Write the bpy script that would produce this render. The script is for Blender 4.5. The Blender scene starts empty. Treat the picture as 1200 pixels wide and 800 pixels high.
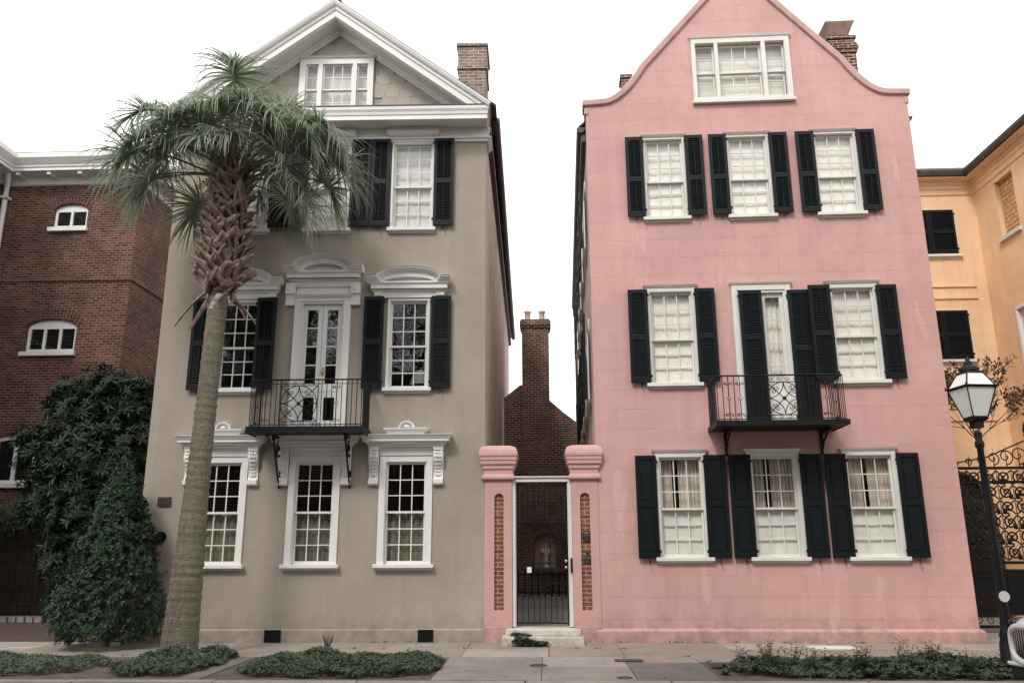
import bpy, math, random
from mathutils import Vector, Matrix
from mathutils.geometry import tessellate_polygon
random.seed(7)
R=math.radians; PI=math.pi
sc=bpy.context.scene; COL=sc.collection
sin,cos=math.sin,math.cos

# ------------------------------------------------------------------ materials
def newmat(name):
    m=bpy.data.materials.new(name); m.use_nodes=True
    nt=m.node_tree; b=nt.nodes['Principled BSDF']; return m,nt,b
def N(nt,t,**k):
    n=nt.nodes.new(t)
    for a,v in k.items(): setattr(n,a,v)
    return n
def setin(n,**k):
    for a,v in k.items(): n.inputs[a.replace('_',' ')].default_value=v
def mixc(nt,fac,a,b,mode='MIX'):
    n=nt.nodes.new('ShaderNodeMix'); n.data_type='RGBA'; n.blend_type=mode
    for i,v in ((0,fac),(6,a),(7,b)):
        if isinstance(v,bpy.types.NodeSocket): nt.links.new(v,n.inputs[i])
        elif i==0: n.inputs[0].default_value=v
        else: n.inputs[i].default_value=(*v,1) if len(v)==3 else v
    return n.outputs[2]
def mth(nt,op,a,b=None):
    n=nt.nodes.new('ShaderNodeMath'); n.operation=op
    for i,v in ((0,a),(1,b)):
        if v is None: continue
        if isinstance(v,bpy.types.NodeSocket): nt.links.new(v,n.inputs[i])
        else: n.inputs[i].default_value=v
    return n.outputs[0]
def ramp(nt,s,p0,p1,c0=0,c1=1):
    n=nt.nodes.new('ShaderNodeMapRange'); nt.links.new(s,n.inputs[0])
    n.inputs[1].default_value=p0; n.inputs[2].default_value=p1; n.inputs[3].default_value=c0; n.inputs[4].default_value=c1
    return n.outputs[0]
def noise(nt,vec,scale,detail=4,rough=.55,stretch=None):
    if stretch:
        mp=nt.nodes.new('ShaderNodeMapping'); mp.inputs['Scale'].default_value=stretch
        nt.links.new(vec,mp.inputs[0]); vec=mp.outputs[0]
    n=nt.nodes.new('ShaderNodeTexNoise'); nt.links.new(vec,n.inputs['Vector'])
    n.inputs['Scale'].default_value=scale; n.inputs['Detail'].default_value=detail; n.inputs['Roughness'].default_value=rough
    return n.outputs[0]
def objco(nt): return nt.nodes.new('ShaderNodeTexCoord').outputs['Object']
def bump(nt,b,h,strength,dist=.01):
    n=nt.nodes.new('ShaderNodeBump'); nt.links.new(h,n.inputs['Height'])
    n.inputs['Strength'].default_value=strength; n.inputs['Distance'].default_value=dist
    nt.links.new(n.outputs[0],b.inputs['Normal'])
def uvfacade(nt,co):
    g=nt.nodes.new('ShaderNodeNewGeometry'); sn=nt.nodes.new('ShaderNodeSeparateXYZ'); nt.links.new(g.outputs['True Normal'],sn.inputs[0])
    s=nt.nodes.new('ShaderNodeSeparateXYZ'); nt.links.new(co,s.inputs[0])
    f=mth(nt,'GREATER_THAN',mth(nt,'ABSOLUTE',sn.outputs[0]),.6)
    fz=mth(nt,'GREATER_THAN',mth(nt,'ABSOLUTE',sn.outputs[2]),.7)
    def mf(fac,a,b):
        n=nt.nodes.new('ShaderNodeMix'); nt.links.new(fac,n.inputs[0]); nt.links.new(a,n.inputs[2]); nt.links.new(b,n.inputs[3]); return n.outputs[0]
    u=mf(f,s.outputs[0],s.outputs[1]); v=mf(fz,s.outputs[2],s.outputs[1])
    c=nt.nodes.new('ShaderNodeCombineXYZ'); nt.links.new(u,c.inputs[0]); nt.links.new(v,c.inputs[1]); return c.outputs[0]
def plain(name,col,rough=.6,var=.12,vs=3.,bmp=0,bs=40.,metal=0,spec=.4,coat=0):
    m,nt,b=newmat(name); co=objco(nt)
    f=noise(nt,co,vs,5); f2=ramp(nt,f,.3,.7)
    lo=tuple(c*(1-var) for c in col); hi=tuple(min(1,c*(1+var)) for c in col)
    nt.links.new(mixc(nt,f2,lo,hi),b.inputs['Base Color'])
    setin(b,Roughness=rough,Metallic=metal); b.inputs['Specular IOR Level'].default_value=spec
    if coat: b.inputs['Coat Weight'].default_value=coat
    if bmp: bump(nt,b,noise(nt,co,bs,3),bmp,.01)
    return m
def stucco(name,col,block=None,streak=.12,patch=None,dirt=.35):
    m,nt,b=newmat(name); co=objco(nt)
    big=ramp(nt,noise(nt,co,.55,6,.6),.3,.72); mid=ramp(nt,noise(nt,co,4,5,.6),.3,.7); st=ramp(nt,noise(nt,co,1,5,.65,(5,5,.30)),.46,.72)
    blot=ramp(nt,noise(nt,co,1.7,7,.68,(1,1,1.6)),.50,.66)
    c=mixc(nt,big,tuple(x*.84 for x in col),tuple(min(1,x*1.10) for x in col))
    c=mixc(nt,mth(nt,'MULTIPLY',mid,.25),c,tuple(x*.8 for x in col))
    c=mixc(nt,mth(nt,'MULTIPLY',blot,.13),c,tuple(x*.72 for x in col))
    c=mixc(nt,mth(nt,'MULTIPLY',st,streak*1.7),c,tuple(x*.58 for x in col))
    pale=ramp(nt,noise(nt,co,1.3,5,.6,(4,4,.35)),.60,.70); c=mixc(nt,mth(nt,'MULTIPLY',pale,.16),c,tuple(min(1,x*1.25+.05) for x in col))
    # splash dirt: blotchy band of grime on the lowest half metre
    s3=nt.nodes.new('ShaderNodeSeparateXYZ'); nt.links.new(co,s3.inputs[0])
    zz=mth(nt,'ADD',s3.outputs[2],mth(nt,'MULTIPLY',noise(nt,co,2.6,5,.7),-1.1)); sp=mth(nt,'MULTIPLY',ramp(nt,zz,-.45,-.05,1,0),ramp(nt,noise(nt,co,7,5,.7),.3,.6))
    c=mixc(nt,mth(nt,'MULTIPLY',sp,dirt*1.5),c,(.16,.13,.105))
    # hairline cracks
    vo=nt.nodes.new('ShaderNodeTexVoronoi'); vo.feature='DISTANCE_TO_EDGE'; vo.inputs['Scale'].default_value=.42
    mp=nt.nodes.new('ShaderNodeVectorMath'); mp.operation='ADD'; nzc=nt.nodes.new('ShaderNodeTexNoise'); nt.links.new(co,nzc.inputs['Vector']); nzc.inputs['Scale'].default_value=2.5; nzc.inputs['Detail'].default_value=6
    nt.links.new(co,mp.inputs[0]); nt.links.new(nzc.outputs['Color'],mp.inputs[1]); nt.links.new(mp.outputs[0],vo.inputs['Vector'])
    ck=mth(nt,'MULTIPLY',ramp(nt,vo.outputs['Distance'],0,.0028,1,0),ramp(nt,noise(nt,co,.8,3),.52,.60))
    c=mixc(nt,mth(nt,'MULTIPLY',ck,.45),c,tuple(x*.45 for x in col))
    fine=noise(nt,co,55,3,.7); h=mth(nt,'MULTIPLY',fine,.6)
    h=mth(nt,'ADD',h,mth(nt,'MULTIPLY',mid,.7)); h=mth(nt,'ADD',h,mth(nt,'MULTIPLY',noise(nt,co,9,4,.6),.5))
    if patch:
        pf=ramp(nt,noise(nt,co,.9,3,.5,(2.2,1,.7)),.66,.70)
        c=mixc(nt,mth(nt,'MULTIPLY',pf,.35),c,patch)
    if block:
        v=uvfacade(nt,co); bt=nt.nodes.new('ShaderNodeTexBrick'); nt.links.new(v,bt.inputs['Vector'])
        bt.inputs['Scale'].default_value=1; bt.inputs['Brick Width'].default_value=block[0]; bt.inputs['Row Height'].default_value=block[1]
        bt.inputs['Mortar Size'].default_value=.006; bt.inputs['Mortar Smooth'].default_value=.4
        bt.inputs['Color1'].default_value=(1,1,1,1); bt.inputs['Color2'].default_value=(.97,.96,.965,1); bt.inputs['Mortar'].default_value=(.84,.79,.79,1)
        wear=ramp(nt,noise(nt,co,1.3,5),.36,.60,.28,.95)
        c=mixc(nt,wear,c,mixc(nt,1.,c,bt.outputs['Color'],'MULTIPLY'))
        h=mth(nt,'SUBTRACT',h,mth(nt,'MULTIPLY',mth(nt,'MULTIPLY',bt.outputs['Fac'],wear),.9))
    nt.links.new(c,b.inputs['Base Color']); setin(b,Roughness=.88); b.inputs['Specular IOR Level'].default_value=.25
    bump(nt,b,h,.4,.014); return m
def brickm(name,c1,c2,mortar,w=.215,hgt=.075,ms=.011,dirt=None,dirtamt=.5,sc_=1.,plasterc=None):
    m,nt,b=newmat(name); co=objco(nt)
    dv=nt.nodes.new('ShaderNodeVectorMath'); dv.operation='ADD'
    nz=nt.nodes.new('ShaderNodeTexNoise'); nt.links.new(co,nz.inputs['Vector']); nz.inputs['Scale'].default_value=7
    sm=nt.nodes.new('ShaderNodeVectorMath'); sm.operation='SCALE'; nt.links.new(nz.outputs['Color'],sm.inputs[0]); sm.inputs['Scale'].default_value=.012
    v=uvfacade(nt,co); nt.links.new(v,dv.inputs[0]); nt.links.new(sm.outputs[0],dv.inputs[1])
    bt=nt.nodes.new('ShaderNodeTexBrick'); nt.links.new(dv.outputs[0],bt.inputs['Vector'])
    for k,x in (('Scale',sc_),('Brick Width',w),('Row Height',hgt),('Mortar Size',ms),('Mortar Smooth',.2),('Bias',-.1)): bt.inputs[k].default_value=x
    bt.inputs['Color1'].default_value=(*c1,1); bt.inputs['Color2'].default_value=(*c2,1); bt.inputs['Mortar'].default_value=(*mortar,1)
    fv=ramp(nt,noise(nt,v,6,3,.7,(1,2.8,1)),.25,.75)
    c=mixc(nt,1.,bt.outputs['Color'],mixc(nt,fv,(.55,.55,.58),(1.25,1.2,1.12)),'MULTIPLY')
    if dirt:
        d=ramp(nt,noise(nt,co,.8,6,.65),.42,.68)
        c=mixc(nt,mth(nt,'MULTIPLY',d,dirtamt),c,dirt)
    if plasterc:
        d=ramp(nt,noise(nt,co,1.3,6,.7,(1,1,.6)),.5,.56)
        c=mixc(nt,mth(nt,'MULTIPLY',d,.30),c,plasterc)
    nt.links.new(c,b.inputs['Base Color']); setin(b,Roughness=.9); b.inputs['Specular IOR Level'].default_value=.2
    h=mth(nt,'SUBTRACT',mth(nt,'MULTIPLY',noise(nt,co,35,3),.5),bt.outputs['Fac'])
    bump(nt,b,h,.6,.012); return m
def glassm(name,tint=(.95,.97,.96),refl=1.0,wav=.0):
    m=bpy.data.materials.new(name); m.use_nodes=True; nt=m.node_tree; nt.nodes.clear()
    o=N(nt,'ShaderNodeOutputMaterial'); t=N(nt,'ShaderNodeBsdfTransparent'); g=N(nt,'ShaderNodeBsdfGlossy'); mx=N(nt,'ShaderNodeMixShader')
    t.inputs[0].default_value=(*tint,1); g.inputs['Roughness'].default_value=.01; g.inputs['Color'].default_value=(.95,.97,1,1)
    ge=N(nt,'ShaderNodeNewGeometry'); dt=N(nt,'ShaderNodeVectorMath',operation='DOT_PRODUCT'); nt.links.new(ge.outputs['Incoming'],dt.inputs[0]); nt.links.new(ge.outputs['Normal'],dt.inputs[1])
    sch=mth(nt,'POWER',mth(nt,'SUBTRACT',1.0,mth(nt,'ABSOLUTE',dt.outputs['Value'])),5.0)   # Schlick, the same from both sides of the pane
    f=mth(nt,'MULTIPLY',mth(nt,'ADD',mth(nt,'MULTIPLY',sch,.95),.045),1.9*refl); f=mth(nt,'MINIMUM',f,1.0)
    nt.links.new(f,mx.inputs[0]); nt.links.new(t.outputs[0],mx.inputs[1]); nt.links.new(g.outputs[0],mx.inputs[2]); nt.links.new(mx.outputs[0],o.inputs[0])
    co=objco(nt); bp=N(nt,'ShaderNodeBump'); nt.links.new(noise(nt,co,5,2),bp.inputs['Height']); bp.inputs['Strength'].default_value=.25; bp.inputs['Distance'].default_value=.012
    nt.links.new(bp.outputs[0],g.inputs['Normal']); return m
def leafm(name,c1,c2,rough=.45,vs=2.5,trans=.25,c3=None):
    m,nt,b=newmat(name); co=objco(nt)
    f=ramp(nt,noise(nt,co,vs,3),.3,.7)
    g=nt.nodes.new('ShaderNodeNewGeometry')
    c=mixc(nt,f,c1,c2); c=mixc(nt,mth(nt,'MULTIPLY',g.outputs['Random Per Island'],.55),c,tuple(x*1.9 for x in c2))
    if c3:
        c=mixc(nt,mth(nt,'MULTIPLY',mth(nt,'GREATER_THAN',g.outputs['Random Per Island'],.93),.8),c,c3)
    nt.links.new(c,b.inputs['Base Color']); setin(b,Roughness=rough); b.inputs['Specular IOR Level'].default_value=.5 if trans>.12 else .28
    tr=N(nt,'ShaderNodeBsdfTranslucent'); nt.links.new(c,tr.inputs[0]); ms=N(nt,'ShaderNodeMixShader'); ms.inputs[0].default_value=trans
    o=[n for n in nt.nodes if n.type=='OUTPUT_MATERIAL'][0]
    nt.links.new(b.outputs[0],ms.inputs[1]); nt.links.new(tr.outputs[0],ms.inputs[2]); nt.links.new(ms.outputs[0],o.inputs[0]); return m

M={}
def barkm():
    m,nt,b=newmat('palm_trunk_bark'); co=objco(nt)
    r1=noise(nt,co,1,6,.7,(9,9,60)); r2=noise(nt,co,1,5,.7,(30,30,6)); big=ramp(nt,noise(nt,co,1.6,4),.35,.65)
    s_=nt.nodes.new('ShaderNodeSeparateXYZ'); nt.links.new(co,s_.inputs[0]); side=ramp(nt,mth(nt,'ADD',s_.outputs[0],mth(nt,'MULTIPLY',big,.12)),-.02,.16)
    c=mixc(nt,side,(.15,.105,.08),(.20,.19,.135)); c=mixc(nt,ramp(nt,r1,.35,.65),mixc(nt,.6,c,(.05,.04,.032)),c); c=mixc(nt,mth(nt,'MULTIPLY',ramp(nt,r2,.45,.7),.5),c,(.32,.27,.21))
    nt.links.new(c,b.inputs['Base Color']); setin(b,Roughness=.95); bump(nt,b,mth(nt,'ADD',r1,mth(nt,'MULTIPLY',r2,.6)),1.,.02); return m
M['grey']=stucco('grey_stucco',(.365,.318,.267),streak=.10)
M['pink']=stucco('pink_stucco',(.60,.362,.338),block=(.80,.37),streak=.10,patch=(.66,.47,.44))
M['pink_plain']=stucco('pink_render',(.60,.358,.335),streak=.06)
M['pink_trim']=stucco('pink_coping',(.56,.36,.335),streak=.2)
M['yellow']=stucco('ochre_stucco',(.86,.60,.38),streak=.15,patch=(.74,.46,.32))
M['infill']=brickm('painted_rubble_infill',(.62,.38,.20),(.78,.52,.30),(.40,.22,.12),w=.16,hgt=.11,ms=.012)
M['redbrick']=brickm('red_brick',(.065,.028,.022),(.23,.09,.06),(.235,.19,.165),ms=.012,dirt=(.035,.024,.021),dirtamt=.6)
M['insetbrick']=brickm('old_inset_brick',(.22,.07,.045),(.34,.13,.08),(.36,.3,.25))
M['sidebrick']=brickm('weathered_side_brick',(.42,.25,.20),(.66,.45,.38),(.80,.72,.66),ms=.016,dirt=(.26,.18,.15),dirtamt=.5,plasterc=(.74,.60,.54))
M['darkbrick']=brickm('dark_courtyard_brick',(.12,.055,.042),(.30,.13,.09),(.42,.35,.30),ms=.014,dirt=(.05,.035,.03),dirtamt=.55)
M['chimbrick']=brickm('chimney_brick',(.20,.14,.12),(.33,.25,.22),(.45,.40,.36),dirt=(.12,.10,.09),dirtamt=.5)
M['chimdark']=brickm('dark_chimney_brick',(.10,.04,.03),(.20,.09,.065),(.45,.40,.36),dirt=(.05,.04,.035),dirtamt=.4)
M['pavebrick']=brickm('paving_brick',(.09,.065,.055),(.15,.11,.095),(.05,.042,.04),w=.2,hgt=.1,ms=.009,dirt=(.08,.065,.055))
M['white']=plain('white_paint',(.72,.71,.69),.5,.05,1.5,.12,25)
M['offwhite']=plain('aged_white_paint',(.66,.65,.61),.6,.08,2,.15,25)
M['soffit']=plain('white_soffit_paint',(.62,.60,.58),.6,.05,1)
M['shutter']=plain('blue_black_shutter_paint',(.0045,.0075,.0095),.5,.25,6,.1,30,spec=.22)
M['iron']=plain('black_wrought_iron',(.006,.007,.008),.5,.3,20,spec=.25)
M['gutter']=plain('dark_bronze_gutter',(.085,.070,.066),.5,.3,5,metal=.3)
M['slate']=plain('dark_slate_roof',(.05,.045,.042),.8,.3,8,.5,30)
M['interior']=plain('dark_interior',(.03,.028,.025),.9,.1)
M['glass']=glassm('window_glass'); M['glasslow']=glassm('storm_glass',(.99,.99,.98),.6)
M['blind']=plain('white_blind',(.82,.81,.78),.8,.03,2)
M['sheet']=plain('cream_curtain',(.80,.77,.72),.9,.07,2.5,.2,9)
M['curtain']=plain('olive_curtain',(.20,.19,.135),.9,.25,3)
M['beige']=plain('beige_curtain',(.66,.57,.49),.9,.15,3)
M['shingle']=plain('grey_shingle_paint',(.38,.345,.30),.8,.08,3,.2,30)
M['brass']=plain('brass',(.55,.36,.16),.3,.15,30,metal=1)
M['stone']=stucco('worn_white_step_paint',(.74,.71,.66),streak=.35)
M['bronze']=plain('bronze_plaque_metal',(.09,.085,.075),.45,.25,30,.3,60,metal=.6)
M['milk']=plain('milk_glass',(.78,.77,.73),.25,.05,3)
M['nichepink']=plain('niche_pink_render',(.72,.42,.34),.9,.1,4)
M['statue']=plain('pale_stone',(.86,.83,.78),.8,.15,10,.3,30)
M['terracotta']=plain('chimney_pot_clay',(.62,.5,.42),.8,.12,8)
M['copper']=plain('weathered_flue_hood',(.30,.19,.15),.7,.3,6)
M['bark']=barkm()
M['boot']=plain('dry_palm_leaf_base',(.24,.175,.15),.9,.55,9,.9,25)
M['wood']=plain('shrub_bark',(.09,.07,.055),.9,.3,8,.5,30)
M['asphalt']=plain('asphalt',(.045,.045,.045),.85,.2,1.5,.6,70)
M['soil']=plain('bare_soil',(.11,.085,.065),.95,.3,3,.8,20)
M['soil2']=brickm('near_black_brick',(.016,.009,.007),(.03,.016,.012),(.02,.018,.015))  # garden wall brick, base colour set near black
M['palmleaf']=leafm('palm_leaflets',(.17,.21,.155),(.27,.31,.235),.25,1.2,.40,(.58,.50,.36))
M['magnolia']=leafm('broad_evergreen_leaves',(.008,.018,.010),(.016,.030,.016),.52,1.5,.1)
M['camellia']=leafm('small_glossy_leaves',(.012,.028,.016),(.028,.052,.028),.42,2,.08)
M['jasmine']=leafm('ground_cover_leaves',(.020,.038,.020),(.045,.070,.034),.45,2,.15,(.09,.055,.03))
M['redleaf']=leafm('reddish_leaves',(.06,.035,.022),(.11,.06,.035),.6,3,.3)
M['treeleaf']=leafm('street_tree_leaves',(.035,.055,.025),(.06,.085,.04),.6,1,.25)
M['carpaint']=plain('white_car_paint',(.75,.75,.74),.25,.02,1,spec=.5,coat=1)
M['chrome']=plain('chrome',(.7,.7,.7),.12,.03,3,metal=1)
M['rubber']=plain('black_rubber',(.012,.012,.012),.8,.2,20)
M['carglass']=plain('tinted_glass',(.01,.012,.013),.05,.1,3,spec=.7)
# kerb / pavement concrete
def concrete(name,col,var=.15,dark=.35):
    m,nt,b=newmat(name); co=objco(nt)
    a=ramp(nt,noise(nt,co,.7,6,.65),.3,.7); s=ramp(nt,noise(nt,co,2.3,6,.7),.5,.75); f=noise(nt,co,60,3,.7)
    c=mixc(nt,a,tuple(x*(1-var) for x in col),tuple(x*(1+var) for x in col)); c=mixc(nt,mth(nt,'MULTIPLY',s,dark),c,tuple(x*.5 for x in col))
    c=mixc(nt,mth(nt,'MULTIPLY',ramp(nt,f,.4,.7),.25),c,tuple(x*.6 for x in col))
    vo=nt.nodes.new('ShaderNodeTexVoronoi'); vo.feature='DISTANCE_TO_EDGE'; vo.inputs['Scale'].default_value=.5
    nzc=nt.nodes.new('ShaderNodeTexNoise'); nt.links.new(co,nzc.inputs['Vector']); nzc.inputs['Scale'].default_value=2.2; nzc.inputs['Detail'].default_value=6
    ad=nt.nodes.new('ShaderNodeVectorMath'); ad.operation='ADD'; nt.links.new(co,ad.inputs[0]); nt.links.new(nzc.outputs['Color'],ad.inputs[1]); nt.links.new(ad.outputs[0],vo.inputs['Vector'])
    ck=mth(nt,'MULTIPLY',ramp(nt,vo.outputs['Distance'],0,.006,1,0),ramp(nt,noise(nt,co,.6,2),.48,.55)); c=mixc(nt,mth(nt,'MULTIPLY',ck,.8),c,tuple(x*.3 for x in col))
    sp=ramp(nt,noise(nt,co,14,2,.4),.68,.72); c=mixc(nt,mth(nt,'MULTIPLY',sp,.45),c,tuple(x*.45 for x in col))
    nt.links.new(c,b.inputs['Base Color']); setin(b,Roughness=.9); bump(nt,b,mth(nt,'ADD',f,a),.35,.008); return m
M['conc']=[concrete('pavement_grey',(.27,.235,.21),.22,.6),concrete('pavement_warm',(.285,.235,.205),.22,.6),concrete('pavement_dark',(.165,.148,.136),.25,.6),concrete('pavement_pale',(.34,.305,.275),.2,.5)]
M['kerb']=concrete('kerb_concrete',(.30,.27,.24),.25,.7)
M['flag']=concrete('courtyard_flagstone',(.30,.285,.265),.25,.6)

# ------------------------------------------------------------------ mesh builder
class MB:
    def __init__(s): s.v=[];s.f=[];s.m=[];s.sm=[]
    def add(s,vs,fs,mi=0,smooth=False):
        o=len(s.v); s.v+=[tuple(v) for v in vs]
        for f in fs: s.f.append([i+o for i in f]); s.m.append(mi); s.sm.append(smooth)
    def box(s,x0,x1,y0,y1,z0,z1,mi=0):
        s.add([(x0,y0,z0),(x1,y0,z0),(x1,y1,z0),(x0,y1,z0),(x0,y0,z1),(x1,y0,z1),(x1,y1,z1),(x0,y1,z1)],
              [(0,3,2,1),(4,5,6,7),(0,1,5,4),(1,2,6,5),(2,3,7,6),(3,0,4,7)],mi)
    def obox(s,c,ax,ay,az,mi=0):  # oriented box by half-axis vectors
        c=Vector(c);P=[c+sx*ax+sy*ay+sz*az for sz in(-1,1) for sx,sy in((-1,-1),(1,-1),(1,1),(-1,1))]
        s.add(P,[(0,3,2,1),(4,5,6,7),(0,1,5,4),(1,2,6,5),(2,3,7,6),(3,0,4,7)],mi)
    def plate(s,outline,holes,y0,y1,mi=0,back=True):   # polygon in XZ with holes, front at y0, back y1
        loops=[outline]+list(holes); pts=[p for l in loops for p in l]
        tri=tessellate_polygon([[Vector((p[0],p[1],0)) for p in l] for l in loops])
        fs=[]
        for t in tri:
            a,b,c=[pts[i] for i in t]
            ar=(b[0]-a[0])*(c[1]-a[1])-(c[0]-a[0])*(b[1]-a[1])
            fs.append(tuple(t) if ar>0 else tuple(reversed(t)))
        s.add([(p[0],y0,p[1]) for p in pts],fs,mi)
        if back: s.add([(p[0],y1,p[1]) for p in pts],[tuple(reversed(f)) for f in fs],mi)
        for k,l in enumerate(loops):
            ar=sum(l[i][0]*l[(i+1)%len(l)][1]-l[(i+1)%len(l)][0]*l[i][1] for i in range(len(l)))
            n=len(l); vs=[(p[0],y0,p[1]) for p in l]+[(p[0],y1,p[1]) for p in l]
            ccw=ar>0
            if k: ccw=not ccw
            s.add(vs,[(i,n+i,n+(i+1)%n,(i+1)%n) if ccw else (i,(i+1)%n,n+(i+1)%n,n+i) for i in range(n)],mi)
    def prismx(s,prof,x0,x1,mi=0): # profile (y,z) extruded in x
        n=len(prof); s.add([(x0,p[0],p[1]) for p in prof]+[(x1,p[0],p[1]) for p in prof],
            [tuple(range(n)),tuple(range(2*n-1,n-1,-1))]+[(i,n+i,n+(i+1)%n,(i+1)%n) for i in range(n)],mi)
    def sweepplan(s,path,prof,closed=False,mi=0,cap=True,smooth=False):
        # path in XY, profile (out,z) bottom->top; out = right-hand side of travel
        n=len(path); cols=[]
        for i,p in enumerate(path):
            def nrm(a,b):
                d=Vector((b[0]-a[0],b[1]-a[1])).normalized(); return Vector((d.y,-d.x))
            if closed: n0=nrm(path[i-1],p); n1=nrm(p,path[(i+1)%n])
            else:
                n0=nrm(path[i-1],p) if i else nrm(p,path[1]); n1=nrm(p,path[i+1]) if i<n-1 else n0
            mm=(n0+n1); mm=mm/max(.2,(mm.length_squared/2)) if mm.length>1e-6 else n0
            cols.append([(p[0]+mm.x*o,p[1]+mm.y*o,z) for o,z in prof])
        k=len(prof); vs=[v for c in cols for v in c]; fs=[]
        for i in range(n if closed else n-1):
            j=(i+1)%n
            for q in range(k-1): fs.append((i*k+q,j*k+q,j*k+q+1,i*k+q+1))
        s.add(vs,fs,mi,smooth)
        if cap and closed:
            s.add([c[-1] for c in cols],[tuple(range(n))],mi); s.add([c[0] for c in cols],[tuple(reversed(range(n)))],mi)
        elif cap:
            for c,rev in ((cols[0],0),(cols[-1],1)):
                pp=path[0] if not rev else path[-1]
                vs=list(c)+[(pp[0],pp[1],c[-1][2]),(pp[0],pp[1],c[0][2])]
                f=tuple(range(len(vs))); s.add(vs,[f if rev else tuple(reversed(f))],mi)
            for ci,rv in ((-1,0),(0,1)):
                top=[c[ci] for c in cols]; base=[(p[0],p[1],cols[0][ci][2]) for p in path]
                for i in range(n-1):
                    f=(0,1,2,3) if not rv else (3,2,1,0)
                    s.add([top[i],top[i+1],base[i+1],base[i]],[f],mi)
    def sweepxz(s,path,prof,mi=0,smooth=False,cap=True): # path in XZ, profile closed (n,p): n outward(up), p = projection to -y
        cols=[]
        n=len(path)
        for i,p in enumerate(path):
            def nrm(a,b):
                d=Vector((b[0]-a[0],b[1]-a[1])).normalized(); return Vector((-d.y,d.x))
            n0=nrm(path[i-1],p) if i else nrm(p,path[1]); n1=nrm(p,path[i+1]) if i<n-1 else n0
            mm=n0+n1; mm=mm/(mm.length_squared/2)
            cols.append([(p[0]+mm.x*o,-y,p[1]+mm.y*o) for o,y in prof])
        k=len(prof); fs=[]
        for i in range(n-1):
            for q in range(k): fs.append((i*k+q,i*k+(q+1)%k,(i+1)*k+(q+1)%k,(i+1)*k+q))
        s.add([v for c in cols for v in c],fs,mi,smooth)
        if cap: s.add(cols[0],[tuple(reversed(range(k)))],mi); s.add(cols[-1],[tuple(range(k))],mi)
    def tube(s,pts,r,n=5,mi=0,smooth=True,cap=True):
        pts=[Vector(p) for p in pts]; rs=r if isinstance(r,(list,tuple)) else [r]*len(pts)
        d0=(pts[1]-pts[0]).normalized(); up=Vector((0,0,1)) if abs(d0.z)<.9 else Vector((0,1,0)); vs=[]
        for i,p in enumerate(pts):
            d=(pts[min(i+1,len(pts)-1)]-pts[max(i-1,0)]).normalized()
            a=up-d*up.dot(d)
            if a.length<1e-4: a=d.orthogonal()
            a.normalize(); up=a; b=d.cross(a)
            vs+=[p+(a*cos(2*PI*k/n)+b*sin(2*PI*k/n))*rs[i] for k in range(n)]
        fs=[(i*n+k,i*n+(k+1)%n,(i+1)*n+(k+1)%n,(i+1)*n+k) for i in range(len(pts)-1) for k in range(n)]
        s.add(vs,fs,mi,smooth)
        if cap: s.add(vs[:n],[tuple(reversed(range(n)))],mi); s.add(vs[-n:],[tuple(range(n))],mi)
    def lathe(s,c,prof,n=16,mi=0,smooth=True,ang=0): # prof (r,z)
        vs=[(c[0]+r*cos(ang+2*PI*k/n),c[1]+r*sin(ang+2*PI*k/n),c[2]+z) for r,z in prof for k in range(n)]
        fs=[(i*n+k,i*n+(k+1)%n,(i+1)*n+(k+1)%n,(i+1)*n+k) for i in range(len(prof)-1) for k in range(n)]
        s.add(vs,fs,mi,smooth); s.add(vs[:n],[tuple(reversed(range(n)))],mi); s.add(vs[-n:],[tuple(range(n))],mi)
    def ell(s,c,rx,ry,rz,n=10,m=6,mi=0):
        vs=[];fs=[]
        for i in range(m+1):
            t=PI*i/m
            for k in range(n): vs.append((c[0]+rx*sin(t)*cos(2*PI*k/n),c[1]+ry*sin(t)*sin(2*PI*k/n),c[2]-rz*cos(t)))
        for i in range(m):
            for k in range(n): fs.append((i*n+k,i*n+(k+1)%n,(i+1)*n+(k+1)%n,(i+1)*n+k))
        s.add(vs,fs,mi,True)
    def build(s,name,mats,parent=None,off=(0,0,0),T=None,bevel=0):
        me=bpy.data.meshes.new(name)
        if T is not None: vs=[T@Vector(v) for v in s.v]
        else: vs=[Vector(v) for v in s.v]
        o=Vector(off); me.from_pydata([tuple(v-o) for v in vs],[],s.f)
        if not isinstance(mats,(list,tuple)): mats=[mats]
        for m in mats: me.materials.append(m)
        me.polygons.foreach_set('material_index',s.m); me.polygons.foreach_set('use_smooth',s.sm); me.update()
        ob=bpy.data.objects.new(name,me); COL.objects.link(ob)
        if parent: ob.parent=parent
        if bevel:
            b=ob.modifiers.new('bevel','BEVEL'); b.width=bevel; b.segments=2; b.limit_method='ANGLE'
        return ob
def tag(o,label=None,cat=None,group=None,kind=None):
    if label: o['label']=label
    if cat: o['category']=cat
    if group: o['group']=group
    if kind: o['kind']=kind
    return o
def empty(name,loc,rz=0,label=None,cat=None,group=None):
    o=bpy.data.objects.new(name,None); COL.objects.link(o); o.location=loc; o.rotation_euler=(0,0,rz); o.empty_display_size=.3
    return tag(o,label,cat,group)
rect=lambda x0,x1,z0,z1:[(x0,z0),(x1,z0),(x1,z1),(x0,z1)]
def arcpts(xc,zc,rx,rz,a0,a1,n): return [(xc+rx*cos(R(a0+(a1-a0)*i/n)),zc+rz*sin(R(a0+(a1-a0)*i/n))) for i in range(n+1)]
def spiral(cx,cz,r0,turns,a0,n=14,sgn=1,y=0,plane='xz',r1=.15):
    out=[]
    for i in range(n+1):
        t=i/n; r=r0*(1-t*(1-r1)); a=R(a0)+sgn*2*PI*turns*t
        out.append((cx+r*cos(a),y,cz+r*sin(a)))
    return out

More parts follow.
